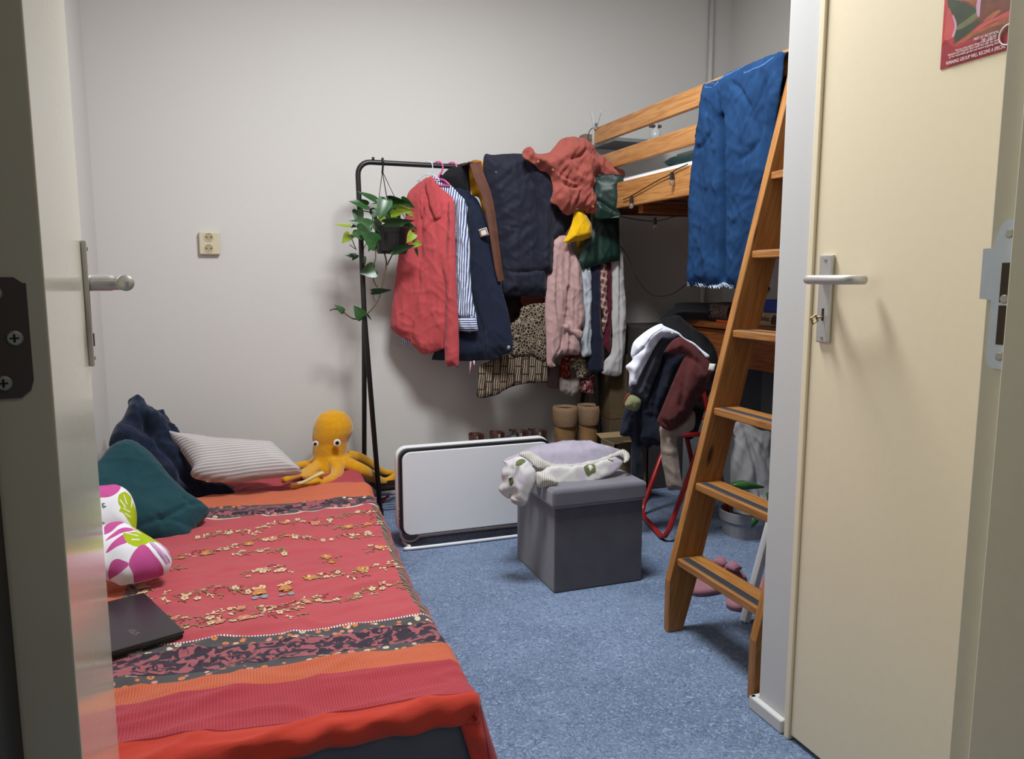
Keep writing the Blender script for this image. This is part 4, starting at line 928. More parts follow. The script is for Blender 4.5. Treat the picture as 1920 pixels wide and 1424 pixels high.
wf('shirt', (178, 184, 194), 'pale grey-blue shirt hanging right of the pink blouse', 'shirt', Q((510, -320), (590, -330), (605, -100), (610, 200), (600, 400), (608, 500), (570, 512), (528, 515), (515, 400), (540, 200), (530, 0)), (0, 3.400, 0), (0, -1, 0), thick=.014, R=.02, sp=.007, folds=[fold(.008, .025, .1, 5, 4, True)])
wf('trousers', fabric('navy_jersey', (28, 32, 50)), 'narrow navy garment hanging between pale shirt and plaid scarf', 'trousers', Q((590, -330), (690, -300), (690, 100), (715, 400), (722, 610), (700, 650), (590, 640), (600, 450), (610, 200), (600, -100)), (0, 3.407, 0), (0, -1, 0), thick=.012, R=.02, sp=.008, folds=[fold(.006, .03, 0, 6, 8)])
def plaid():
    t = NT('brown_plaid'); v = t.vec('UV', rot=(0, 0, .3)); o = sep(t, v)
    a = t.step(t.math('SINE', t.math('MULTIPLY', o[0], 260)), -.2, .6); b_ = t.step(t.math('SINE', t.math('MULTIPLY', o[1], 190)), 0, .8)
    return t.fin(t.mix(t.math('MULTIPLY', b_, .6), t.mix(a, (96, 62, 66), (176, 132, 122)), (206, 178, 166)), .95, 0, .1)
wf('scarf', plaid(), 'brown and pink plaid scarf hanging beside the maroon garment', 'scarf', Q((680, -290), (745, -280), (745, 0), (760, 100), (755, 180), (735, 260), (715, 300), (700, 200), (720, 150), (690, 50)), (0, 3.412, 0), (0, -1, 0), thick=.010, R=.02, sp=.007, folds=[fold(.008, .03, .4, 3, 4, True)])
wf('dress', fabric('maroon_jersey', (88, 26, 42)), 'narrow maroon garment hanging left of the long white cardigan', 'dress', Q((720, -310), (785, -320), (785, 440), (740, 445), (715, 420), (720, 290), (760, 180)), (0, 3.417, 0), (0, -1, 0), thick=.008, R=.02, sp=.008, folds=[fold(.004, .03, 0, 6, 4)])
wf('cardigan', (186, 182, 182), 'long off-white cotton cardigan hanging last at the right end of the rail', 'cardigan', Q((780, -340), (850, -560), (880, -580), (890, -330), (905, 0), (917, 200), (910, 450), (880, 620), (850, 690), (700, 665), (720, 560), (790, 440), (785, 0)), (0, 3.422, 0), (0, -1, 0), thick=.014, R=.03, sp=.008, folds=[fold(.010, .04, 0, 8, 6, True)], creases=[(Q((860, -500), (850, 0), (860, 600)), .006, .014)])
# --- lace and printed cloth hanging low
def lace():
    t = NT('crochet_lace'); v = t.vec('UV'); d = t.vor(v, 75, 'DISTANCE_TO_EDGE'); m = t.step(d, .08, .13)
    b_ = t.vor(v, 16); return t.fin(t.mix(m, t.mix(t.noise(v, 30), (156, 142, 124), (128, 114, 98)), (46, 36, 32)), .95, 0, .1)
def printed():
    t = NT('brown_stripe_print'); v = t.vec('UV', rot=(0, 0, .10)); o = sep(t, v)
    a = t.step(t.math('SINE', t.math('ADD', t.math('MULTIPLY', o[0], 2 * math.pi * 92), t.math('MULTIPLY', t.noise(v, 14), 9))), -.25, .1)
    c = t.n('TexBrick'); t.l(t.vec('UV', (1, 1, 1), (0, 0, 1.62)), c.inputs['Vector']); c.inputs['Scale'].default_value = 1; c.inputs['Brick Width'].default_value = .075; c.inputs['Row Height'].default_value = .036; c.inputs['Mortar Size'].default_value = .0035
    g = t.math('SUBTRACT', 1, c.outputs['Fac'])
    return t.fin(t.mix(t.math('MULTIPLY', a, g), (58, 46, 40), (156, 140, 120)), .95, 0, .1)
sk = thing('skirt', 'brown striped print skirt with crochet lace panel hanging lowest on the rail', 'skirt', (1.3, 3.5, .8))
cloth('striped_cloth', printed(), [cx(x, y) for x, y in [(960, 1160), (1100, 1150), (1215, 1140), (1218, 1290), (1190, 1305), (1080, 1310), (980, 1345), (940, 1370), (842, 1382), (845, 1300), (852, 1220), (900, 1190)]], (0, 3.42, 0), (0, -1, 0), parent=sk, thick=.008, R=.02, sp=.008, folds=[fold(.007, .05, -.2, 5, 3)])
cloth('lace_panel', lace(), [cx(x, y) for x, y in [(1000, 1010), (1060, 960), (1080, 900), (1180, 880), (1212, 900), (1215, 1080), (1205, 1185), (1130, 1165), (1030, 1160), (1020, 1080)]], (0, 3.41, 0), (0, -1, 0), parent=sk, thick=.010, R=.02, sp=.008, folds=[fold(.006, .05, -.2, 5, 5)])
wf('scarf', fabric('dark_brown_knit', (52, 40, 38)), 'dark brown knitted scarf below the big navy jacket', 'scarf', C((985, 830), (1120, 830), (1180, 850), (1130, 920), (1050, 960), (1000, 1010), (985, 920)), (0, 3.52, 0), (0, -1, 0), thick=.015, R=.02, sp=.008, folds=[fold(.006, .03, .5, 2, 5)])
wf('beanie', fabric('rust_knit', (122, 62, 58)), 'rust red knitted cap peeking out below the big navy jacket', 'cap', C((1075, 845), (1130, 838), (1190, 845), (1195, 885), (1150, 900), (1085, 895)), (0, 3.475, 0), (0, -1, 0), thick=.018, R=.02, sp=.006, folds=[fold(.004, .02, .5, 2, 5)])
def blotch(name, c1, c2, sc, th=.5):
    t = NT(name); v = t.vec('UV'); n_ = t.noise(v, sc, 3, 1.5); return t.fin(t.mix(t.step(n_, th - .02, th + .02), c1, c2), .9, 0, .1)
wf('sock', (146, 136, 130), 'pale grey sock hanging toe down from the rack', 'sock', Q((335, 700), (420, 720), (500, 705), (505, 800), (480, 860), (430, 872), (370, 850), (330, 810)), (0, 3.49, 0), (0, -1, 0), thick=.018, R=.025, sp=.006, creases=[(Q((420, 720), (425, 850)), .005, .008)])
wf('sock', blotch('red_brown_print', (110, 34, 26), (178, 158, 130), 60, .62), 'red and brown patterned sock hanging above the pale grey sock', 'sock', Q((340, 560), (370, 520), (500, 505), (505, 560), (430, 600), (430, 700), (380, 712), (345, 690)), (0, 3.48, 0), (0, -1, 0), thick=.012, R=.02, sp=.006)
wf('pouch', blotch('brown_ikat', (60, 42, 34), (206, 196, 170), 110, .52), 'brown and cream patterned pouch hanging below the pale shirt', 'pouch', Q((425, 545), (480, 530), (575, 555), (578, 610), (600, 640), (580, 700), (490, 710), (470, 640), (425, 625)), (0, 3.47, 0), (0, -1, 0), thick=.014, R=.02, sp=.006)
wf('cloth_bag', blotch('maroon_print', (112, 34, 46), (206, 180, 176), 90, .56), 'maroon and white printed cloth bag hanging lowest under the navy trousers', 'bag', Q((510, 700), (580, 700), (620, 650), (655, 655), (650, 750), (630, 858), (560, 840), (510, 820)), (0, 3.50, 0), (0, -1, 0), thick=.014, R=.02, sp=.006)
wf('scarf', fabric('mauve_jersey', (126, 98, 98)), 'mauve scarf end hanging between the striped skirt and grey sock', 'scarf', Q((215, 590), (335, 600), (335, 780), (240, 800), (215, 760)), (0, 3.53, 0), (0, -1, 0), thick=.010, R=.02, sp=.008)

# ================================================================== SHOES ON THE SHELF
def boot(name, x, yc, z, w_, h_, mats, label, cat, group, fur=False, lace_=False, ang=0.0):
    """shaft opening up, toe pointing to the wall (+Y)"""
    t = thing(name, label, cat, (x, yc, z), group); ca, sa = math.cos(ang), math.sin(ang)
    T = lambda a, b_, c: Vector((x + a * ca - b_ * sa, yc + a * sa + b_ * ca, z + c))
    ax = Vector((ca, sa, 0)); ay = Vector((-sa, ca, 0))
    s = MB(); w2 = w_ * (1.22 if fur else 1); s.loft([(T(0, .012, .012), w2 * .46, .062, ax, ay), (T(0, .01, .05), w2 * .48, .058, ax, ay), (T(0, 0, .09), w2 * .36, .048, ax, ay), (T(0, 0, h_ * .75), w2 * .45, .05, ax, ay), (T(0, 0, h_), w_ * .5, .055, ax, ay), (T(0, 0, h_), w_ * .44, .049, ax, ay), (T(0, 0, h_ * .6), w_ * .4, .045, ax, ay)], 20)
    s.loft([(T(0, .045, .052), w_ * .45, .03, ax, Vector((0, 0, 1))), (T(0, .10, .046), w_ * .48, .034, ax, Vector((0, 0, 1))), (T(0, .16, .036), w_ * .44, .024, ax, Vector((0, 0, 1))), (T(0, .19, .030), w_ * .28, .012, ax, Vector((0, 0, 1)))], 16)
    obj('upper', s, mats[0], t, smooth=True)
    obj('sole', MB().loft([(T(0, .07, 0), w_ * .48, .135, ax, ay), (T(0, .07, .014), w_ * .5, .138, ax, ay)], 24, pw=2.6), mats[1], t)
    if fur:
        c = MB(); c.loft([(T(0, 0, h_ - .075), w_ * .55, .062, ax, ay), (T(0, 0, h_ - .05), w_ * .62, .068, ax, ay), (T(0, 0, h_), w_ * .61, .068, ax, ay), (T(0, 0, h_ + .022), w_ * .56, .063, ax, ay), (T(0, 0, h_ + .018), w_ * .42, .048, ax, ay), (T(0, 0, h_ - .03), w_ * .38, .042, ax, ay)], 24, capb=False)
        o = obj('fur_cuff', c, mats[2], t, smooth=True); obj('lining', MB().loft([(T(0, 0, h_ + .008), w_ * .46, .052, ax, ay), (T(0, 0, h_ + .010), w_ * .45, .051, ax, ay)], 20), mats[1], o)  # dark disc stands in for the shade inside the boot opening
        obj('heel_patch', MB().loft([(T(0, -.058, .02), w_ * .22, .012, ax, ay), (T(0, -.054, .075), w_ * .2, .010, ax, ay), (T(0, -.050, .09), w_ * .08, .006, ax, ay)], 12), mats[1], t)
    else:
        obj('pull_tab', MB().loft([(T(0, -.050, h_ - .03), w_ * .12, .004, ax, ay), (T(0, -.055, h_ + .008), w_ * .12, .004, ax, ay)], 8), mats[0], t)
    if lace_:
        l = MB(); l.tube(smooth_pts([T(-.02, .035, h_ - .01), T(-.045, .02, h_ + .008), T(-.05, 0, h_ - .005), T(-.048, -.02, h_ - .04)], 5), .003, 6); obj('lace', l, M['blackp'], t, smooth=True)
    return t
tanm = plain('tan_suede', (158, 116, 70), .85, 0, .2, .2, 20); furm = plain('beige_fur', (146, 118, 92), 1, 0, .15, .8, 150, .1); sole = plain('dark_sole', (28, 24, 24), .7); brn = plain('dark_brown_leather', (74, 38, 28), .4, 0, .2, .1, 20); brn2 = plain('brown_ankle_leather', (66, 36, 30), .5, 0, .2, .1, 20)
zs = .1268
def bx(px, Y): return onY(px, 800, Y).x
boot('snow_boot', bx(1059, 3.46), 3.46, zs, .105, .285, (tanm, sole, furm), 'tan snow boot with beige fur cuff, left one of the pair on the shelf', 'boot', 'tan snow boots', fur=True)
boot('snow_boot', bx(1103, 3.46), 3.46, zs, .100, .285, (tanm, sole, furm), 'tan snow boot with beige fur cuff, right one of the pair beside the rack leg', 'boot', 'tan snow boots', fur=True, ang=-.05)
boot('ankle_boot', bx(893, 3.42), 3.42, zs, .072, .205, (brn, sole), 'brown leather ankle boot, leftmost shoe behind the heater', 'boot', 'brown ankle boots')
boot('ankle_boot', bx(932, 3.42), 3.42, zs, .066, .208, (brn, sole), 'brown leather ankle boot, second shoe from the left behind the heater', 'boot', 'brown ankle boots', ang=.1)
boot('lace_boot', bx(975, 3.42), 3.42, zs, .080, .205, (brn2, sole), 'dark lace-up boot, third shoe from the left behind the heater', 'boot', 'dark lace-up boots', lace_=True)
boot('lace_boot', bx(1010, 3.42), 3.42, zs, .075, .202, (brn2, sole), 'dark lace-up boot, standing just left of the tan snow boots', 'boot', 'dark lace-up boots', lace_=True)
wf('shoe', plain('black_flat_shoe', (22, 20, 20), .5), 'flat black shoe lying low between the brown ankle boot and lace-up boot', 'shoe', [(938, 832), (945, 822), (960, 815), (970, 812), (974, 835), (972, 895), (940, 903)], (0, 3.33, 0), (0, -1, 0), thick=.02, R=.02, sp=.008)
b_ = MB(); b_.tube(smooth_pts([onY(1025, 822, 3.5), onY(1032, 818, 3.5), onY(1040, 812, 3.5), onY(1048, 822, 3.52)], 5), .003, 6)

# ================================================================== HEATER
def heater():
    Y = 2.90; t = thing('panel_heater', 'white electric panel heater with dark edge standing on a wire base', 'heater', (.95, Y, 0))
    tl = onY(757, 846, Y); br_ = onY(968, 980, Y); x0 = onY(752, 900, Y).x; x1 = onY(1020, 829, Y).x + .02; z1 = onY(767, 848, Y).z; z0 = onY(790, 1000, Y).z
    def rr(x0, x1, z0, z1, r, y):
        P = []
        for cx_, cz_, a0 in ((x1 - r, z1 - r, 0), (x0 + r, z1 - r, 1), (x0 + r, z0 + r, 2), (x1 - r, z0 + r, 3)):
            for i in range(7): a = (a0 + i / 6) * math.pi / 2; P.append(Vector((cx_ + r * math.cos(a), y, cz_ + r * math.sin(a))))
        return P
    obj('front_panel', MB().prism(rr(x0 + .004, x1, z0, z1, .035, Y - .012), (0, .012, 0)), M['whitep'], t, bevel=.002)
    obj('dark_core', MB().prism(rr(x0 - .006, x1 + .008, z0 - .004, z1 + .010, .038, Y), (0, .028, 0)), M['blackp'], t, bevel=.002)
    obj('back_shell', MB().prism(rr(x0 - .014, x1 + .014, z0 - .006, z1 + .016, .045, Y + .028), (0, .03, 0)), M['whitep'], t, bevel=.006)
    bp_ = [(x0 + .06, Y - .085, .008), (x1 - .05, Y - .085, .008), (x1 - .01, Y - .07, .008), (x1 - .01, Y + .09, .008), (x0 + .02, Y + .09, .008), (x0 + .02, Y - .06, .008)]
    bl = onZ(773, 1029, .008); brp = onZ(967, 1005, .008)
    yb_ = bl.y; pts = smooth_pts([(bl.x + .015, yb_, .008), (x1 - .06, yb_, .008), (x1 - .01, yb_ + .03, .008), (x1 - .01, Y + .08, .008), (x0 + .2, Y + .1, .008), (x0 + .03, Y + .08, .008), (bl.x - .005, yb_ + .025, .008)], 8, True)
    obj('base_loop', MB().tube(pts, .0065, 10, closed=True), M['whitep'], t, smooth=True)
    # round foot at the left end
    c = onZ(770, 1003, .035); rg = [Vector((c.x + .040 * math.cos(a), c.y, .042 + .036 * math.sin(a))) for a in [i * math.pi / 12 for i in range(24)]]
    obj('foot_ring', MB().tube(rg, .005, 8, closed=True), M['whitep'], t, smooth=True)
    obj('foot_hub', MB().tube([(c.x, c.y - .0, .042), (c.x, c.y + .05, .042)], .032, 20), M['greyboard'], t, smooth=False)
    for z in (.12, .16): obj('control_button', disc_mb((x0 - .007, Y + .012, z), (-1, 0, 0), .005, .002), M['screw'], t)
heater()
rc = MB(); rc.tube(smooth_pts([onZ(716, 940, .012), onZ(722, 935, .02), onZ(729, 930, .03)], 4), [.012] * 4 + [.006] * 5, 8)
tag(obj('cord_end', rc, fabric('red_cord', (176, 34, 40)), smooth=True), 'small red fabric cord end on the carpet by the rack foot', 'cord')

# ================================================================== OTTOMAN + CARDIGAN
ot = thing('storage_ottoman', 'dark grey suede cube ottoman with padded lid on the carpet', 'ottoman', (1.16, 2.47, 0))
ox0, ox1, oy0, oy1 = .984, 1.334, 2.285, 2.665
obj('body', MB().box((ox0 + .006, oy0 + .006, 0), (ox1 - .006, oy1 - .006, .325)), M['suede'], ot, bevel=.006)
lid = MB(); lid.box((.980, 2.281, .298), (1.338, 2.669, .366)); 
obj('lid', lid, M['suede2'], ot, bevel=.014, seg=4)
def floral_knit():
    t = NT('floral_knit'); v = t.vec('UV'); k = t.noise(v, 700, 2); a = t.noise(v, 11, 3, .5); b_ = t.noise(v, 26, 3, 1.2)
    col = t.mix(k, (206, 204, 204), (180, 178, 180)); col = t.mix(t.math('MULTIPLY', t.step(a, .58, .66), .5), col, (182, 166, 196))
    t.bump(k, .6, .002); return t.fin(col, .97, 0, .1)
fk = [floral_knit(), plain('knit_green', (96, 106, 66), .95), plain('knit_purple', (150, 128, 176), .95), plain('knit_pale', (214, 212, 200), .95)]
hx_ = lambda x, y: (700 + x / 3.4286, 740 + y / 3.4286)
def Hh(*q): return [hx_(x, y) for x, y in q]
knitr = rib_fabric('cream_rib_knit', (206, 202, 196), (160, 156, 150), 150, 0, soft=.7); lilac = fabric('mauve_grey_knit', (158, 152, 168), .97, .08, 500, .5)
cg = thing('cardigan', 'folded cream floral knit cardigan draped over the ottoman lid', 'cardigan', (1.1, 2.45, .37))
cp = (1.12, 2.42, .40); cn = (-.12, -.55, .83)
cloth('folded_back', lilac, Hh((830, 430), (900, 390), (1000, 345), (1110, 320), (1220, 304), (1330, 303), (1430, 318), (1540, 345), (1620, 370), (1600, 420), (1450, 450), (1250, 470), (1050, 470), (900, 450)), (1.15, 2.53, .405), (0, -.35, .94), parent=cg, thick=.035, R=.06, sp=.008, folds=[fold(.005, .06, 0, 2, 3)])
cloth('front', fk, Hh((1010, 470), (1100, 450), (1250, 450), (1400, 430), (1540, 390), (1600, 400), (1600, 450), (1540, 510), (1450, 545), (1330, 570), (1200, 575), (1100, 590), (1050, 570), (1040, 510)), cp, cn, parent=cg, thick=.035, R=.05, sp=.007, back=.4, folds=[fold(.006, .06, 0, 2, 5)],
      motifs=[(Hh((1345, 505), (1365, 490), (1385, 475), (1410, 485), (1420, 500), (1425, 520), (1400, 530), (1380, 540), (1360, 530)), 1), (Hh((1370, 500), (1390, 490), (1405, 505), (1390, 520)), 3), (Hh((1460, 430), (1490, 415), (1530, 420), (1520, 440), (1480, 445)), 2), (Hh((1310, 462), (1340, 450), (1380, 455), (1360, 475), (1320, 475)), 2), (Hh((1500, 450), (1540, 455), (1530, 468), (1500, 462)), 1)])
cloth('button_band', knitr, Hh((940, 385), (1000, 368), (1040, 385), (1100, 425), (1180, 450), (1300, 450), (1420, 430), (1520, 390), (1600, 355), (1645, 385), (1640, 430), (1610, 440), (1610, 395), (1560, 400), (1450, 445), (1320, 468), (1160, 470), (1060, 475), (1000, 430), (960, 405)), (1.12, 2.42, .432), cn, parent=cg, thick=.012, R=.02, sp=.007, folds=[fold(.004, .05, 0, 2, 7)])
cloth('sleeve', fk, Hh((830, 430), (870, 425), (930, 400), (980, 415), (1020, 460), (1045, 500), (1040, 570), (1010, 640), (980, 712), (890, 690), (895, 640), (870, 670), (810, 615), (830, 560), (825, 500), (850, 450)), (ox0 - .01, 2.36, .36), (-.55, -.8, .25), parent=cg, thick=.03, R=.035, sp=.007, folds=[fold(.007, .03, .5, 4, 5, True)],
      motifs=[(Hh((930, 430), (960, 415), (985, 430), (960, 455), (930, 460)), 1), (Hh((880, 540), (910, 530), (915, 570), (890, 590)), 1)], creases=[(Hh((900, 470), (880, 600), (890, 680)), .007, .02), (Hh((960, 460), (930, 520), (900, 640)), .007, .015)])
cloth('cuff', knitr, Hh((1050, 500), (1110, 505), (1160, 530), (1190, 575), (1130, 590), (1080, 600), (1055, 590), (1045, 540)), (1.02, 2.35, .405), (-.3, -.8, .4), parent=cg, thick=.02, R=.02, sp=.006, back=.5)
cloth('cuff', knitr, Hh((895, 640), (985, 660), (980, 712), (940, 718), (890, 690)), (ox0 - .012, 2.345, .33), (-.55, -.8, .1), parent=cg, thick=.016, R=.02, sp=.006)

# ================================================================== LOFT BED
XB = 1.70
lb = thing('loft_bed', 'varnished pine loft bed with two guard rails above the desk', 'loft bed', (2.1, 2.7, 0))
YF, YN = 3.60, 1.50
zr0, zr1 = onX(1114, 271, XB).z, onX(1114, 241, XB).z
yr0 = onX(1114, 241, XB).y
obj('guard_rail', MB().box((XB, YN + .03, zr0), (XB + .022, yr0, zr1)), M['pine'], lb, bevel=.004)
z20, z21 = onX(1150, 314, XB).z, onX(1131, 290, XB).z
obj('guard_rail', MB().box((XB, YN + .03, z20), (XB + .022, yr0, z21)), M['pine'], lb, bevel=.004)
zb0, zb1 = onX(1230, 377.5, XB).z, onX(1230, 324.5, XB).z
obj('side_beam', MB().box((XB, YN + .03, zb0), (XB + .028, YF, zb1)), M['pine'], lb, bevel=.004)
obj('side_beam', MB().box((XR - .05, YN + .03, zb0), (XR - .022, YF, zb1)), M['pine_d'], lb, bevel=.004)
obj('post', MB().box((XB - .012, 3.575, 0), (XB + .032, 3.635, onX(1095, 249, XB).z - .01)), M['oldwood'], lb, bevel=.003)
obj('post', MB().box((XB + .028, YN, 0), (XB + .088, YN + .05, zr1 + .02)), M['pine'], lb, bevel=.003)
for y in (YF - .05, YN + .05): obj('end_beam', MB().box((XB + .03, y, zb0), (XR - .05, y + .025, zb1)), M['pine_d'], lb, bevel=.003)
for i in range(11):
    y = 1.75 + i * .165; obj('slat', MB().box((XB + .03, y, zb0 + .02), (XR - .05, y + .07, zb0 + .038)), M['pine_d'], lb, bevel=.002)
obj('support_bar', MB().box((XB + .03, 3.05, zb0 - .035), (XR - .05, 3.09, zb0 + .0)), M['pine_d'], lb, bevel=.002)
mt = MB().box((XB + .032, YN + .1, zb0 + .04), (XR - .06, YF - .06, zb1 + .028)); tag(obj('mattress', mt, fabric('white_sheet', (226, 228, 232), .9, .03), bevel=.03, seg=4), 'white sheeted mattress lying in the loft bed', 'mattress')
tag(obj('pillow', panel([(1250, 302), (1262, 294), (1290, 290), (1340, 285), (1400, 290), (1400, 320), (1300, 320), (1255, 312)], (XB + .45, 0, 0), (-1, 0, 0), thick=.06, R=.08, sp=.02, puff=True), fabric('dark_green_cotton', (24, 62, 60)), smooth=True), 'dark green pillow on the loft bed mattress', 'pillow')
# grey wall shelves seen between the rails
a = onY(1112, 278, 3.69).z
sh = MB().box((1.80, 3.46, a), (2.16, 3.70, a + .018)); tag(obj('wall_shelf', sh, M['greyboard'], bevel=.002), 'grey wall shelf behind the loft guard rails, the left one', 'shelf')
sh = MB().box((2.3, 3.42, a - .02), (2.6, 3.70, a - .002)); tag(obj('wall_shelf', sh, M['greyboard'], bevel=.002), 'grey wall shelf behind the jeans, the right one', 'shelf')
# clear lamp / bottle behind the rail
tb = thing('spray_bottle', 'clear plastic bottle with a metal clamp standing on the left grey shelf', 'bottle', (2.1, 3.56, a + .018))
cxp = onY(1229, 250, 3.56).x
obj('bottle', MB().loft([((cxp, 3.56, a + .018), .028, .028), ((cxp, 3.56, a + .075), .028, .028), ((cxp, 3.56, a + .095), .012, .012), ((cxp, 3.56, a + .12), .012, .012)], 20), plain('pale_translucent', (206, 210, 208), .25), tb, smooth=True)
obj('clamp', MB().box((cxp - .035, 3.55, a + .098), (cxp + .03, 3.57, a + .112)), M['dark_metal'], tb, bevel=.002)
# clothes peg + fairy lights
pg = thing('clothes_peg', 'large clear plastic peg clipped on the far end of the top guard rail', 'peg', onX(1117, 238, XB))
for sx in (-1, 1):
    p0 = onX(1116 + sx * 1, 242, XB - .006); p1 = onX(1117 + sx * 9, 209, XB - .006)
    obj('jaw', MB().beam(p0, p1, .016, .008, up=(1, 0, 0)), plain('clear_peg', (198, 200, 204), .15), pg, bevel=.002)
obj('spring', MB().tube([onX(1117, 232, XB - .02), onX(1118, 232, XB + .008)], .007, 12), M['screw'], pg, smooth=True)
fl = thing('string_lights', 'black cord of clear string lights hung along the loft bed beam', 'string lights', onX(1230, 350, XB - .01))
Xc = XB - .008
c1 = [(1118, 236, 0), (1106, 245, 0), (1103, 262, 0), (1112, 276, 0), (1120, 300, .0)]
mb = MB(); mb.tube(smooth_pts([onX(x, y, Xc) for x, y, _ in c1], 6), .0022, 6)
mb.tube(smooth_pts([onX(x, y, Xc) for x, y in [(1168, 375), (1183, 368), (1205, 355), (1235, 338), (1255, 328), (1268, 318), (1290, 308)]], 6), .0022, 6)
Xl = XB + .12
mb.tube(smooth_pts([onX(x, y, Xl) for x, y in [(1160, 405), (1195, 412), (1225, 415), (1245, 412), (1268, 406), (1300, 405), (1340, 400)]], 6), .0022, 6)
mb.tube(smooth_pts([onX(x, y, Xl) for x, y in [(1163, 460), (1180, 488), (1193, 520), (1215, 548), (1235, 556), (1260, 552), (1275, 542), (1292, 528), (1310, 500)]], 6), .0024, 6)
obj('cord', mb, M['blackp'], fl, smooth=True)
for x, y, X_ in ((1184, 370, Xc - .008), (1260, 325, Xc - .008), (1228, 410, Xl)):
    q = onX(x, y, X_); o = obj('socket', MB().loft([((q.x, q.y, q.z + .004), .007, .007), ((q.x, q.y, q.z - .026), .0085, .0085)], 14), M['blackp'], fl)
    q2 = q - Vector((0, 0, .026)); bb = obj('bulb', MB().loft([((q.x, q.y, q2.z), .008, .008), ((q.x, q.y, q2.z - .009), .0105, .0105), ((q.x, q.y, q2.z - .018), .009, .009), ((q.x, q.y, q2.z - .023), .003, .003)], 14), M['glass'], fl, smooth=True)
    obj('filament', MB().tube([(q.x, q.y, q2.z), (q.x, q.y, q2.z - .014)], .003, 8), M['warm'], bb, smooth=True)

# jeans over the guard rail
def denim():
    t = NT('blue_denim'); v = t.vec('UV'); a = t.noise(v, 9, 4); b_ = t.noise(t.vec('UV', (3, 1, 1)), 700, 2); c = t.noise(t.vec('UV', (1, .4, 1)), 40, 3)
    col = t.mix(t.step(a, .3, .7), (21, 46, 80), (29, 58, 95)); col = t.mix(t.math('MULTIPLY', t.step(b_, .45, .7), .35), col, (48, 80, 122)); col = t.mix(t.math('MULTIPLY', t.step(c, .55, .75), .3), col, (44, 78, 122))
    t.bump(t.math('ADD', b_, c), .3, .0015); return t.fin(col, .95, 0, .1)
dn_ = denim(); seam = plain('denim_seam', (60, 98, 146), .9); fray = fabric('frayed_white', (190, 206, 226), .95)
wx = lambda x, y: (1060 + x / 3.955, 60 + y / 3.955)
def W(*q): return [wx(x, y) for x, y in q]
je = thing('jeans', 'blue cut-off jeans with frayed hems hung over the loft guard rail', 'jeans', (XB - .03, 2.3, 1.05))
cloth('legs', [dn_, seam], W((1020, 400), (1060, 378), (1150, 350), (1280, 270), (1400, 225), (1540, 170), (1620, 150), (1618, 250), (1600, 480), (1560, 720), (1520, 960), (1460, 1160), (1400, 1420), (1360, 1600), (1310, 1880), (1225, 1892), (1185, 1860), (1150, 1890), (1020, 1880), (920, 1865), (915, 1600), (925, 1300), (940, 1000), (975, 700), (1000, 500)), (XB - .025, 0, 0), (-1, 0, 0), parent=je, thick=.018, R=.04, sp=.009,
      folds=[fold(.012, .09, 0, 5, 3), fold(.004, .045, .35, 5, 5), fold(.0025, .03, -.5, 4, 8, True)],
      creases=[(W((1190, 640), (1200, 900), (1195, 1200), (1190, 1500), (1185, 1880)), .013, .062), (W((1150, 370), (1165, 420), (1190, 640)), .006, .014), (W((1010, 870), (1070, 830), (1110, 760)), .008, .010), (W((1400, 560), (1330, 440), (1250, 370)), .008, .010), (W((1400, 640), (1470, 520), (1520, 380)), .006, .008), (W((1320, 950), (1400, 900), (1460, 820)), .008, .008)],
      motifs=[(W((1060, 380), (1110, 378), (1112, 382), (1064, 384), (1062, 408), (1108, 410), (1108, 414), (1058, 412)), 1), (W((1150, 355), (1210, 320), (1310, 255), (1312, 260), (1215, 328), (1160, 362), (1130, 400), (1126, 398)), 1), (W((1340, 280), (1355, 300), (1440, 270), (1500, 240), (1550, 190), (1556, 192), (1505, 248), (1442, 277), (1352, 308)), 1)])
jt = []
for x, y in W((1030, 395), (1160, 345), (1290, 265), (1420, 218), (1545, 168), (1618, 150)): jt.append(onX(x, y, XB - .03))
tp = MB(); vs = []
for p in jt:
    for a in range(7):
        an = math.pi * a / 6; vs.append(Vector((XB + .011 - math.cos(an) * .038, p.y, p.z - .012 + math.sin(an) * .02)))
    vs.append(Vector((XB + .049, p.y, p.z - .20)))
fs = []
for i in range(len(jt) - 1):
    for j in range(7): fs.append((i * 8 + j, i * 8 + j + 1, (i + 1) * 8 + j + 1, (i + 1) * 8 + j))
tp.add(vs, fs); obj('waist', tp, dn_, je, smooth=True, solid=.004)
fr = MB(); rnd = random.Random(9)
hem = smooth_pts([onX(x, y, XB - .027) for x, y in W((918, 1868), (980, 1872), (1060, 1884), (1140, 1888), (1182, 1870), (1230, 1890), (1310, 1880))], 5)
for i in range(len(hem) - 1):
    for j in range(5):
        p = hem[i].lerp(hem[i + 1], j / 5); fr.tube([p + Vector((rnd.uniform(-.008, .004), 0, .006)), p + Vector((rnd.uniform(-.006, .002), rnd.uniform(-.012, .012), rnd.uniform(-.010, .002)))], .0014, 4)
fr.tube(hem, .0028, 6); obj('frayed_hem', fr, fray, je, smooth=False)

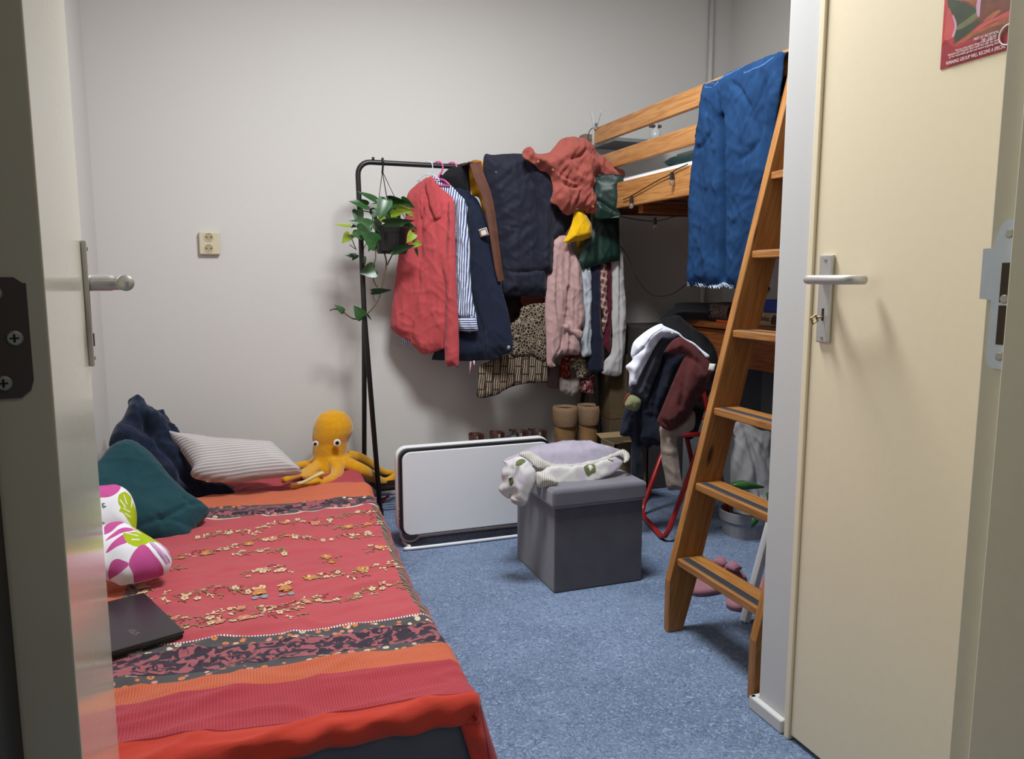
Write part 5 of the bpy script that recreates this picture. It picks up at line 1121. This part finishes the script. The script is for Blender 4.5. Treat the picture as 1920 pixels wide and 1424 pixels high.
# ================================================================== LADDER
ld = thing('ladder', 'varnished pine ladder with grip-taped steps leaning on the loft bed', 'ladder', (1.25, 1.72, 0))
YA = 1.905
fl_ = [onY(x, y, YA) for x, y in ((1480.5, 166), (1421.6, 420), (1346, 740), (1271, 1028))]
s0, s1 = fl_[-1], fl_[0]; sl = (s1 - s0) / (s1.z - s0.z)
def fx(z): return s0.x + sl.x * (z - s0.z)
DW = .100 / math.cos(math.atan(sl.x))
ztop = 1.84
zch = onY(1258, 1092, YA).z
def stile(y):
    z1 = .10; xb = fx(zch)
    prof = [(xb, 0), (xb, zch), (fx(ztop - .02), ztop - .02), (fx(ztop) + .015, ztop), (fx(ztop) + DW - .02, ztop), (fx(ztop - .03) + DW, ztop - .03), (fx(zch - .02) + DW * .95, zch - .02), (xb + .052, 0)]
    return MB().prism([Vector((a, y, b_)) for a, b_ in prof], (0, .027, 0))
obj('stile', stile(YA), M['pine_l'], ld, bevel=.003); YB2 = 1.498
obj('stile', stile(YB2), M['pine_l'], ld, bevel=.003)
rz = [onY(x, y, YA).z for x, y in ((1280, 1046), (1309, 905.5), (1342, 764.7), (1376, 619), (1415, 470.6))]
dz = (rz[-1] - rz[0]) / 4; rz = rz + [rz[-1] + dz, rz[-1] + 2 * dz]
for z in rz:
    x = fx(z) + .006
    r_ = obj('step', MB().box((x, YB2 + .027, z - .022), (x + .088, YA, z)), M['pine_l'], ld, bevel=.003)
    obj('grip_tape', MB().box((x + .010, YB2 + .035, z + .0002), (x + .034, YA - .01, z + .0016)), M['tape'], r_)
    obj('metal_edge', MB().box((x + .008, YB2 + .035, z + .0002), (x + .010, YA - .01, z + .002)), M['screw'], r_)
# knots on the visible broad face are part of the wood material

# white board leaning behind the ladder
p0 = onZ(1396, 1168, 0.0); 
wb = MB(); q0 = Vector((p0.x, p0.y, 0)); q1 = onY(1447, 975, p0.y + .02)
wb.beam(q0 + Vector((0, 0, .004)), q0 + (q1 - q0) * 1.8, .02, .026, up=(0, 1, 0)); tag(obj('white_board', wb, M['whitep'], bevel=.001), 'white painted wooden leg leaning just behind the ladder foot', 'board')

# ================================================================== DESK AND WHAT STANDS ON IT
XK = 2.10
dk = thing('desk', 'dark varnished pine desk with deep drawer front under the loft bed', 'desk', (2.35, 2.6, 0))
zt = onX(1298, 599, XK).z - .005; ya = onX(1284, 600, XK).y; 
obj('desktop', MB().box((XK, 1.7, zt - .028), (XR - .005, ya + .05, zt)), M['pine_d'], dk, bevel=.004)
zd = onX(1410, 695, XK).z
obj('drawer', MB().box((XK + .02, 1.72, zd), (XR - .03, ya - .02, zt - .034)), M['pine_d'], dk, bevel=.003)
obj('side_panel', MB().box((XK + .03, ya - .02, 0), (XR - .02, ya + .03, zt - .028)), M['greyboard'], dk, bevel=.002)
obj('back_panel', MB().box((XR - .06, 1.72, 0), (XR - .02, ya - .02, zd)), M['greyboard'], dk, bevel=.002)
# low dark cabinet to the left of the desk against the wall (edge visible behind the clothes)
zc = onY(1200, 607, 3.62).z
tag(obj('low_cabinet', MB().box((1.90, max(3.30, ya + .06), 0), (2.45, 3.68, zc)).box((2.25, max(3.3, ya + .07), zc), (2.34, 3.62, zc + .05)), plain('dark_cabinet', (58, 52, 50), .6), bevel=.004), 'dark low cabinet in the shaded corner behind the chair', 'cabinet')
# dark bag and rolled things on the desk
YD = 2.95
wf('duffel_bag', fabric('black_nylon', (16, 17, 24), .7, .1, 900, .2, .1, .3), 'black duffel bag lying along the desk top', 'bag', [(1238, 600), (1248, 585), (1262, 578), (1266, 570), (1285, 567), (1330, 568), (1376, 569), (1378, 598), (1340, 600), (1300, 600), (1270, 602)], (2.25, 3.0, 0), (-.72, -.69, 0), thick=.09, R=.07, sp=.01, folds=[fold(.006, .06, 1.3, 3, 3)])
tn = thing('biscuit_tin', 'round tin with brown and cream print on the desk beside the black bag', 'tin', (2.2, 2.72, zt))
q = onX(1352, 588, 2.17)
obj('tin', MB().tube([(2.16, q.y + .06, zt + .045), (2.16, q.y - .12, zt + .045)], .044, 24), blotch('tin_print', (50, 28, 24), (180, 168, 158), 160, .6), tn)
obj('round_end', disc_mb((2.156, q.y + .02, zt + .045), (-1, .15, 0), .030, .012, 20), plain('tan_disc', (120, 76, 48), .6), tn)
obj('red_tray', MB().box((XK + .03, q.y - .14, zt), (XK + .10, q.y - .02, zt + .010)), plain('orange_red', (206, 74, 44), .5), tn, bevel=.002)
# boxes seen right of the ladder
q0 = onX(1424, 609, 2.16); q1 = onX(1462, 615, 2.16); qz = onX(1430, 586, 2.16).z
cb = thing('cardboard_box', 'flat cardboard box with a dark flame mark on the desk under the blue box', 'box', (2.26, 2.35, zt))
obj('carton', MB().box((2.16, 1.9, zt), (2.42, onX(1422, 600, 2.16).y, qz)), plain('cardboard', (172, 152, 122), .85, 0, .06), cb, bevel=.002)
R = Matrix(((0, 0, -1), (-1, 0, 0), (0, 1, 0))); ink = plain('dark_ink', (84, 62, 50), .8)
q = onX(1424, 601, 2.159); text('lettering', 'Unifast', .030, (2.1585, q.y, q.z), R, ink, cb, .0003, .8)
fq = onX(1452, 601, 2.159)
fm_ = [(0, .030), (-.006, .024), (-.018, .018), (-.026, .004), (-.026, -.014), (-.016, -.026), (-.006, -.026), (-.004, -.012), (0, -.004), (.004, -.012), (.006, -.026), (.016, -.026), (.026, -.014), (.026, .004), (.018, .018), (.006, .024)]
obj('flame_mark', MB().prism([(2.159, fq.y + a * .8, fq.z + b_ * .8) for a, b_ in fm_], (-.0012, 0, 0)), plain('brown_ink', (74, 42, 34), .8), cb)
tag(obj('blue_box', MB().box((2.17, 1.92, qz), (2.40, onX(1431, 580, 2.17).y, onX(1440, 562, 2.17).z)), plain('blue_plastic', (18, 58, 142), .4), bevel=.003), 'blue box stacked on top of the cardboard box on the desk', 'box')
tag(obj('wall_hook', MB().tube([(XR, onX(1441, 541, XR).y, onX(1441, 541, XR).z), (XR - .03, onX(1441, 541, XR).y, onX(1441, 541, XR).z - .01)], .012, 10), M['blackp'], smooth=True), 'small black hook on the wall above the blue box', 'hook')

# ================================================================== RED CHAIR AND ITS PILE
ch = thing('folding_chair', 'red steel folding chair with wire mesh seat, buried under clothes', 'chair', (1.75, 2.8, 0))
r = .011
A0 = onZ(1247, 1014, .012); B0 = onZ(1206, 935, .012)
A0 = Vector((A0.x, A0.y, .012)); Bz = Vector((A0.x + .09, A0.y + .36, .012))
topA = onY(1334, 778, A0.y); dA = (topA - A0).normalized(); dB = dA
eA = A0 + dA * .62; eB = Bz + dB * .62
def corner(a, b_, c, k=.05): return [a.lerp(b_, 1 - k / (a - b_).length), b_ + (a - b_).normalized() * k * .3 + (c - b_).normalized() * k * .3, b_.lerp(c, k / (c - b_).length)]
obj('leg_loop', MB().tube([eA] + corner(eA, A0, Bz) + corner(A0, Bz, eB) + [eB], r, 12), M['red'], ch, smooth=True)
backA = Vector((A0.x - .06, A0.y + .012, .83)); fA = Vector((A0.x + .33, A0.y + .012, .012)); backB = backA + (Bz - A0); fB = fA + (Bz - A0)
backA = onY(1300, 640, A0.y + .02); backB = backA + (Bz - A0)
obj('back_loop', MB().tube([fA] + [backA.lerp(fA, .08)] + corner(fA, backA, backB, .06) + corner(backA, backB, fB, .06) + [fB], r, 12), M['red'], ch, smooth=True)
sz = .44; ap = onZ(1300, 838, sz) + Vector((.01, 0, 0)); 
s0_ = Vector((ap.x - .02, A0.y - .01, sz)); 
rim = []
for i in range(28):
    a = 2 * math.pi * i / 28; x = math.cos(a); y = math.sin(a); q_ = (abs(x) ** 4 + abs(y) ** 4) ** (-.25); rim.append(Vector((ap.x + .17 + x * q_ * .18, A0.y + .19 + y * q_ * .18, sz)))
st = obj('seat', MB().tube(rim, .010, 10, closed=True), M['red'], ch, smooth=True)
g_ = MB()
for i in range(-5, 6):
    g_.tube([(ap.x + .17 + i * .03, A0.y + .02, sz), (ap.x + .17 + i * .03, A0.y + .36, sz)], .0022, 5); g_.tube([(ap.x + .0, A0.y + .19 + i * .03, sz), (ap.x + .34, A0.y + .19 + i * .03, sz)], .0022, 5)
obj('wire_mesh', g_, M['whitep'], st)
VX = lambda x, y: (1140 + x / 5.273, 590 + y / 5.273)
def V_(*q): return [VX(x, y) for x, y in q]
cnn = Vector((-.50, -.86, 0)); base = Vector((1.56, 2.66, .6))
def pile(off): return base + cnn * off
wf('jacket', fabric('black_fleece', (18, 18, 22)), 'black fleece jacket at the back of the chair pile reaching up to the desk', 'jacket', V_((520, 60), (600, 20), (700, 10), (760, 60), (860, 140), (960, 210), (1040, 300), (1080, 400), (1080, 520), (1040, 700), (980, 840), (880, 1180), (760, 1220), (600, 1000), (400, 400), (480, 200)), pile(-.10), cnn, thick=.05, R=.07, folds=[fold(.012, .08, .8, 3, 2), fold(.006, .03, .3, 3, 3)])
wf('sweater', fabric('beige_knit', (150, 134, 122), .97, .12, 400, .6), 'beige knit sweater on the chair with one sleeve hanging to the floor', 'sweater', [(1262, 790), (1300, 770), (1302, 800), (1290, 812), (1270, 822), (1273, 860), (1276, 890), (1280, 915), (1268, 919), (1252, 918), (1246, 890), (1240, 860), (1238, 820), (1238, 800)], pile(.055), cnn, thick=.02, R=.03, sp=.008, folds=[fold(.006, .04, .2, 5, 3)])
wf('trousers', fabric('navy_chino', (24, 28, 44), .9, .15), 'dark navy trousers hanging down the middle of the chair pile', 'trousers', V_((470, 380), (600, 360), (760, 380), (720, 560), (640, 760), (520, 1010), (530, 1140), (510, 1290), (450, 1290), (380, 1340), (330, 1280), (345, 1424), (340, 1640), (235, 1640), (225, 1424), (225, 1220), (120, 1190), (140, 1010), (200, 900), (330, 800), (420, 600)), pile(.0), cnn, thick=.035, R=.04, folds=[fold(.010, .05, .1, 6, 3), fold(.004, .025, 0, 5, 5)], creases=[(V_((330, 860), (320, 1100), (300, 1300)), .008, .02), (V_((245, 1000), (240, 1200)), .008, .02), (V_((560, 420), (480, 700), (440, 1000)), .01, .015)])
wf('trousers', fabric('charcoal_wool', (54, 56, 66), .95, .1), 'charcoal grey trousers folded over the chair below the white shirt', 'trousers', V_((600, 190), (700, 200), (640, 260), (560, 340), (510, 520), (440, 680), (380, 850), (300, 830), (215, 790), (200, 710), (280, 680), (340, 500), (430, 320), (520, 230)), pile(.045), cnn, thick=.028, R=.04, folds=[fold(.006, .05, .3, 5, 3)])
wf('shirt', [fabric('white_jersey', (218, 222, 236), .9, .04), plain('thin_grey_seam', (96, 100, 116), .9)], 'white jersey shirt spread over the top left of the chair pile', 'shirt', V_((520, 92), (560, 115), (640, 150), (700, 180), (760, 235), (850, 280), (930, 350), (1000, 405), (990, 435), (960, 425), (880, 340), (820, 290), (740, 240), (680, 195), (600, 190), (530, 230), (470, 310), (400, 440), (340, 560), (295, 650), (280, 690), (245, 690), (208, 705), (210, 580), (175, 515), (240, 450), (225, 390), (250, 280), (330, 200), (430, 130)), pile(.08), cnn, thick=.022, R=.03, sp=.007, folds=[fold(.006, .05, .7, 4, 3), fold(.003, .02, .5, 4, 5)],
   motifs=[(V_((262, 400), (330, 340), (380, 270), (440, 190), (530, 135), (532, 140), (445, 196), (386, 276), (338, 345), (266, 406)), 1)], creases=[(V_((225, 460), (270, 400), (350, 330)), .006, .012)])
wf('sweater', fabric('maroon_mohair', (76, 34, 35), .98, .18, 300, .9, .15), 'maroon mohair sweater with open cuff hanging on the chair front', 'sweater', V_((570, 370), (600, 300), (660, 240), (720, 225), (780, 260), (850, 300), (950, 400), (1010, 470), (1040, 560), (1010, 650), (960, 760), (880, 860), (830, 950), (760, 1060), (690, 1110), (620, 1150), (560, 1130), (510, 1090), (485, 1045), (520, 960), (590, 790), (660, 620), (740, 450), (770, 400), (650, 390)), pile(.09), cnn, thick=.035, R=.05, sp=.008, folds=[fold(.010, .06, .4, 3, 3), fold(.004, .02, .2, 2, 6)], creases=[(V_((740, 330), (790, 400), (900, 480), (960, 560)), .010, .02), (V_((790, 420), (740, 700), (720, 900)), .010, .015), (V_((540, 1050), (600, 1090), (620, 1130)), .010, .03)])
t_ = [o for o in bpy.data.objects if o.name.startswith('sweater')][-1]
cloth('care_label', [plain('label_white', (220, 220, 216), .8)], V_((1005, 485), (1065, 490), (1050, 560), (990, 550)), pile(.135), cnn, parent=bpy.data.objects['sweater.001'], thick=.002, R=.004, sp=.006, sm=False)
wf('knit_sleeve', rib_fabric('olive_rib_knit', (142, 144, 106), (98, 102, 72), 170, 0, ang=.3), 'olive ribbed cuff sticking out below the charcoal trousers', 'sleeve', V_((225, 795), (325, 850), (285, 955), (165, 905)), pile(.07), cnn, thick=.02, R=.02, sp=.006)
wf('rust_garment', fabric('rust_jersey', (96, 44, 30)), 'rust brown cloth corner left of the olive cuff', 'cloth', V_((195, 775), (235, 790), (190, 860), (150, 920), (160, 830)), pile(.045), cnn, thick=.012, R=.02, sp=.008)

# ================================================================== CARDBOARD AND FLOOR THINGS BEHIND
kraft = plain('shaded_kraft', (96, 78, 54), .9, 0, .1)  # kraft tone lowered, shade under the loft bed put into its colour
bx1 = thing('tall_carton', 'tall brown carton with a taped joint standing behind the rack end', 'box', (1.95, 3.5, 0))
a0 = onY(1138, 800, 3.5).x; a1 = onY(1182, 800, 3.5).x
obj('carton', MB().box((a0, 3.47, .0), (a1, 3.62, .68)), kraft, bx1, bevel=.003)
obj('tape_band', MB().box((a0 - .001, 3.468, onY(1160, 785, 3.47).z), (a1 + .001, 3.621, onY(1160, 768, 3.47).z)), plain('brown_tape', (104, 84, 58), .5), bx1)
bx2 = thing('open_carton', 'open brown cardboard box on the floor behind the ottoman', 'box', (1.85, 3.2, 0))
c0_ = onY(1150, 830, 3.15); c1_ = onY(1212, 830, 3.15)
hb = onY(1180, 830, 3.15).z
w5 = MB()
w5.box((c0_.x, 3.13, 0), (c1_.x, 3.14, hb)); w5.box((c0_.x, 3.28, 0), (c1_.x, 3.29, hb)); w5.box((c0_.x, 3.13, 0), (c0_.x + .008, 3.29, hb)); w5.box((c1_.x - .008, 3.13, 0), (c1_.x, 3.29, hb)); w5.box((c0_.x, 3.13, 0), (c1_.x, 3.29, .01))
obj('carton', w5, plain('kraft_card', (116, 98, 70), .9), bx2)
obj('flap', MB().prism([(c0_.x, 3.13, hb), (c1_.x, 3.13, hb), (c1_.x + .01, 3.04, hb + .03), (c0_.x - .005, 3.04, hb + .03)], (0, .003, .004)), plain('kraft_card_flap', (118, 102, 74), .9), bx2)
obj('flap', MB().prism([(c0_.x, 3.285, hb), (c1_.x, 3.285, hb), (c1_.x, 3.33, hb + .012), (c0_.x, 3.33, hb + .012)], (0, .003, .003)), plain('kraft_card_rear', (150, 128, 92), .9), bx2)
tag(obj('floor_lamp_pole', MB().tube([(a0 + .2, 3.6, 0), (a0 + .2, 3.6, .6)], .008, 8), M['blackp'], smooth=True), 'thin black pole standing behind the brown carton', 'pole') if False else None

# grey trousers, plant pot and leaves right of the ladder
gy = fabric('light_grey_linen', (168, 166, 168), .95, .08)
tx_ = lambda x, y: (1340 + x / 7.908, 860 + y / 7.908)
def TX(*q): return [tx_(x, y) for x, y in q]
wf('trousers', gy, 'pale grey linen trousers hanging from under the desk behind the ladder', 'trousers', [(1378, 793), (1400, 795), (1425, 806), (1450, 818), (1455, 900), (1446, 960), (1425, 950), (1420, 975), (1405, 987), (1378, 984), (1374, 945), (1369, 900), (1370, 840)], (2.0, 2.62, 0), (-.5, -.86, 0), thick=.03, R=.04, sp=.009, folds=[fold(.012, .06, -.3, 4, 3, True), fold(.005, .03, 0, 4, 5)], creases=[([(1395, 800), (1412, 860), (1425, 930)], .01, .03), ([(1400, 800), (1430, 850), (1450, 900)], .01, .02)])
pot = thing('potted_plant', 'broad-leaved plant in a white pot on the floor behind the ladder', 'plant', (1.93, 2.6, 0))
q = onZ(1385, 1010, 0.0); pr = .11; pcx, pcy = q.x + .07, q.y + .05
obj('pot', MB().loft([((pcx, pcy, 0), pr * .86, pr * .86), ((pcx, pcy, .065), pr * .95, pr * .95), ((pcx, pcy, .066), pr, pr), ((pcx, pcy, .105), pr * 1.03, pr * 1.03), ((pcx, pcy, .105), pr * .94, pr * .94), ((pcx, pcy, .08), pr * .9, pr * .9)], 28), plain('white_pot', (150, 150, 154), .5), pot, smooth=False)
lf = MB()
cen = [onY(*tx_(x, y), 2.5) for x, y in ((190, 400), (280, 350), (400, 325), (520, 345), (640, 390), (670, 440))]
lowp = [onY(*tx_(x, y), 2.47) for x, y in ((200, 410), (300, 445), (410, 465), (520, 455), (640, 450), (670, 445))]
mid = [((a + b2) / 2) + Vector((0, -.03, .01)) for a, b2 in zip(cen, lowp)]
U_ = smooth_pts(cen, 5); M_ = smooth_pts(mid, 5); D_ = smooth_pts(lowp, 5); n_ = len(U_)
lf.add(U_ + M_ + D_, [(i, i + 1, n_ + i + 1, n_ + i) for i in range(n_ - 1)] + [(n_ + i, n_ + i + 1, 2 * n_ + i + 1, 2 * n_ + i) for i in range(n_ - 1)])
def lf2(pts, Y):
    P = [onY(*tx_(x, y), Y) for x, y in pts]; lf.add(P, [tuple(range(len(P)))])
lf2([(560, 880), (620, 900), (650, 930), (600, 1000), (540, 1035), (550, 960)], 2.47); lf2([(760, 510), (850, 480), (860, 560), (850, 680), (790, 640)], 2.5)
obj('leaves', lf, plain('monstera_green', (58, 118, 52), .35, 0, .2), pot, smooth=True, solid=.002)
s5 = MB()
for x, y in ((430, 460), (600, 980), (800, 600)): s5.tube(smooth_pts([(pcx, pcy, .08), onY(*tx_(x, y), 2.56)], 3), .004, 6)
obj('stalks', s5, plain('stalk_green', (86, 118, 66), .5), pot, smooth=True)
obj('soil', MB().loft([((pcx, pcy, .083), pr * .9, pr * .9), ((pcx, pcy, .086), pr * .89, pr * .89)], 24), plain('potting_soil', (44, 34, 28), .95), pot)

# pink slippers
def slipper(c, ang, label, bow=False):
    t = thing('slipper', label, 'slipper', (c.x, c.y, 0), 'pink slippers'); ca, sa = math.cos(ang), math.sin(ang)
    T = lambda a, b_, z: Vector((c.x + a * ca - b_ * sa, c.y + a * sa + b_ * ca, z)); ax = Vector((ca, sa, 0)); ay = Vector((-sa, ca, 0))
    m = fabric('pink_plush', (150, 104, 116), .97, .1)
    obj('sole', MB().loft([(c * 1.0 - Vector((0, 0, c.z)), .13, .048, ax, ay), (Vector((c.x, c.y, .02)), .135, .052, ax, ay), (Vector((c.x, c.y, .026)), .12, .042, ax, ay)], 28, pw=2.4), m, t, smooth=True)
    st = MB(); vs = []
    for i in range(9):
        a = math.pi * i / 8
        for d in (-.05, -.02, .02, .05): vs.append(T(.045 + d, -math.cos(a) * .052, .015 + math.sin(a) * .048 * (1 - abs(d) * 3)))
    st.add(vs, [(i * 4 + j, i * 4 + j + 1, (i + 1) * 4 + j + 1, (i + 1) * 4 + j) for i in range(8) for j in range(3)]); s_ = obj('strap', st, m, t, smooth=True, solid=.008)
    if bow:
        b5 = MB()
        for sg in (-1, 1): b5.loft([(T(.045, sg * .004, .068), .012, .010, ax, Vector((0, 0, 1))), (T(.045, sg * .025, .075), .026, .016, ax, Vector((0, 0, 1))), (T(.045, sg * .05, .07), .022, .010, ax, Vector((0, 0, 1)))], 12)
        obj('bow', b5, m, s_, smooth=True)
q = onZ(1345, 1085, .03); slipper(Vector((q.x, q.y, 0)), .25, 'pink plush slipper with a knotted strap behind the ladder', True)
q = onZ(1290, 1102, .02); slipper(Vector((q.x + .02, q.y - .02, 0)), .35, 'pink plush slipper half hidden by the ladder stile') if False else None
q = onZ(1395, 1108, .03); slipper(Vector((q.x + .03, q.y - .02, 0)), .3, 'pink plush slipper lying nearer the white board')
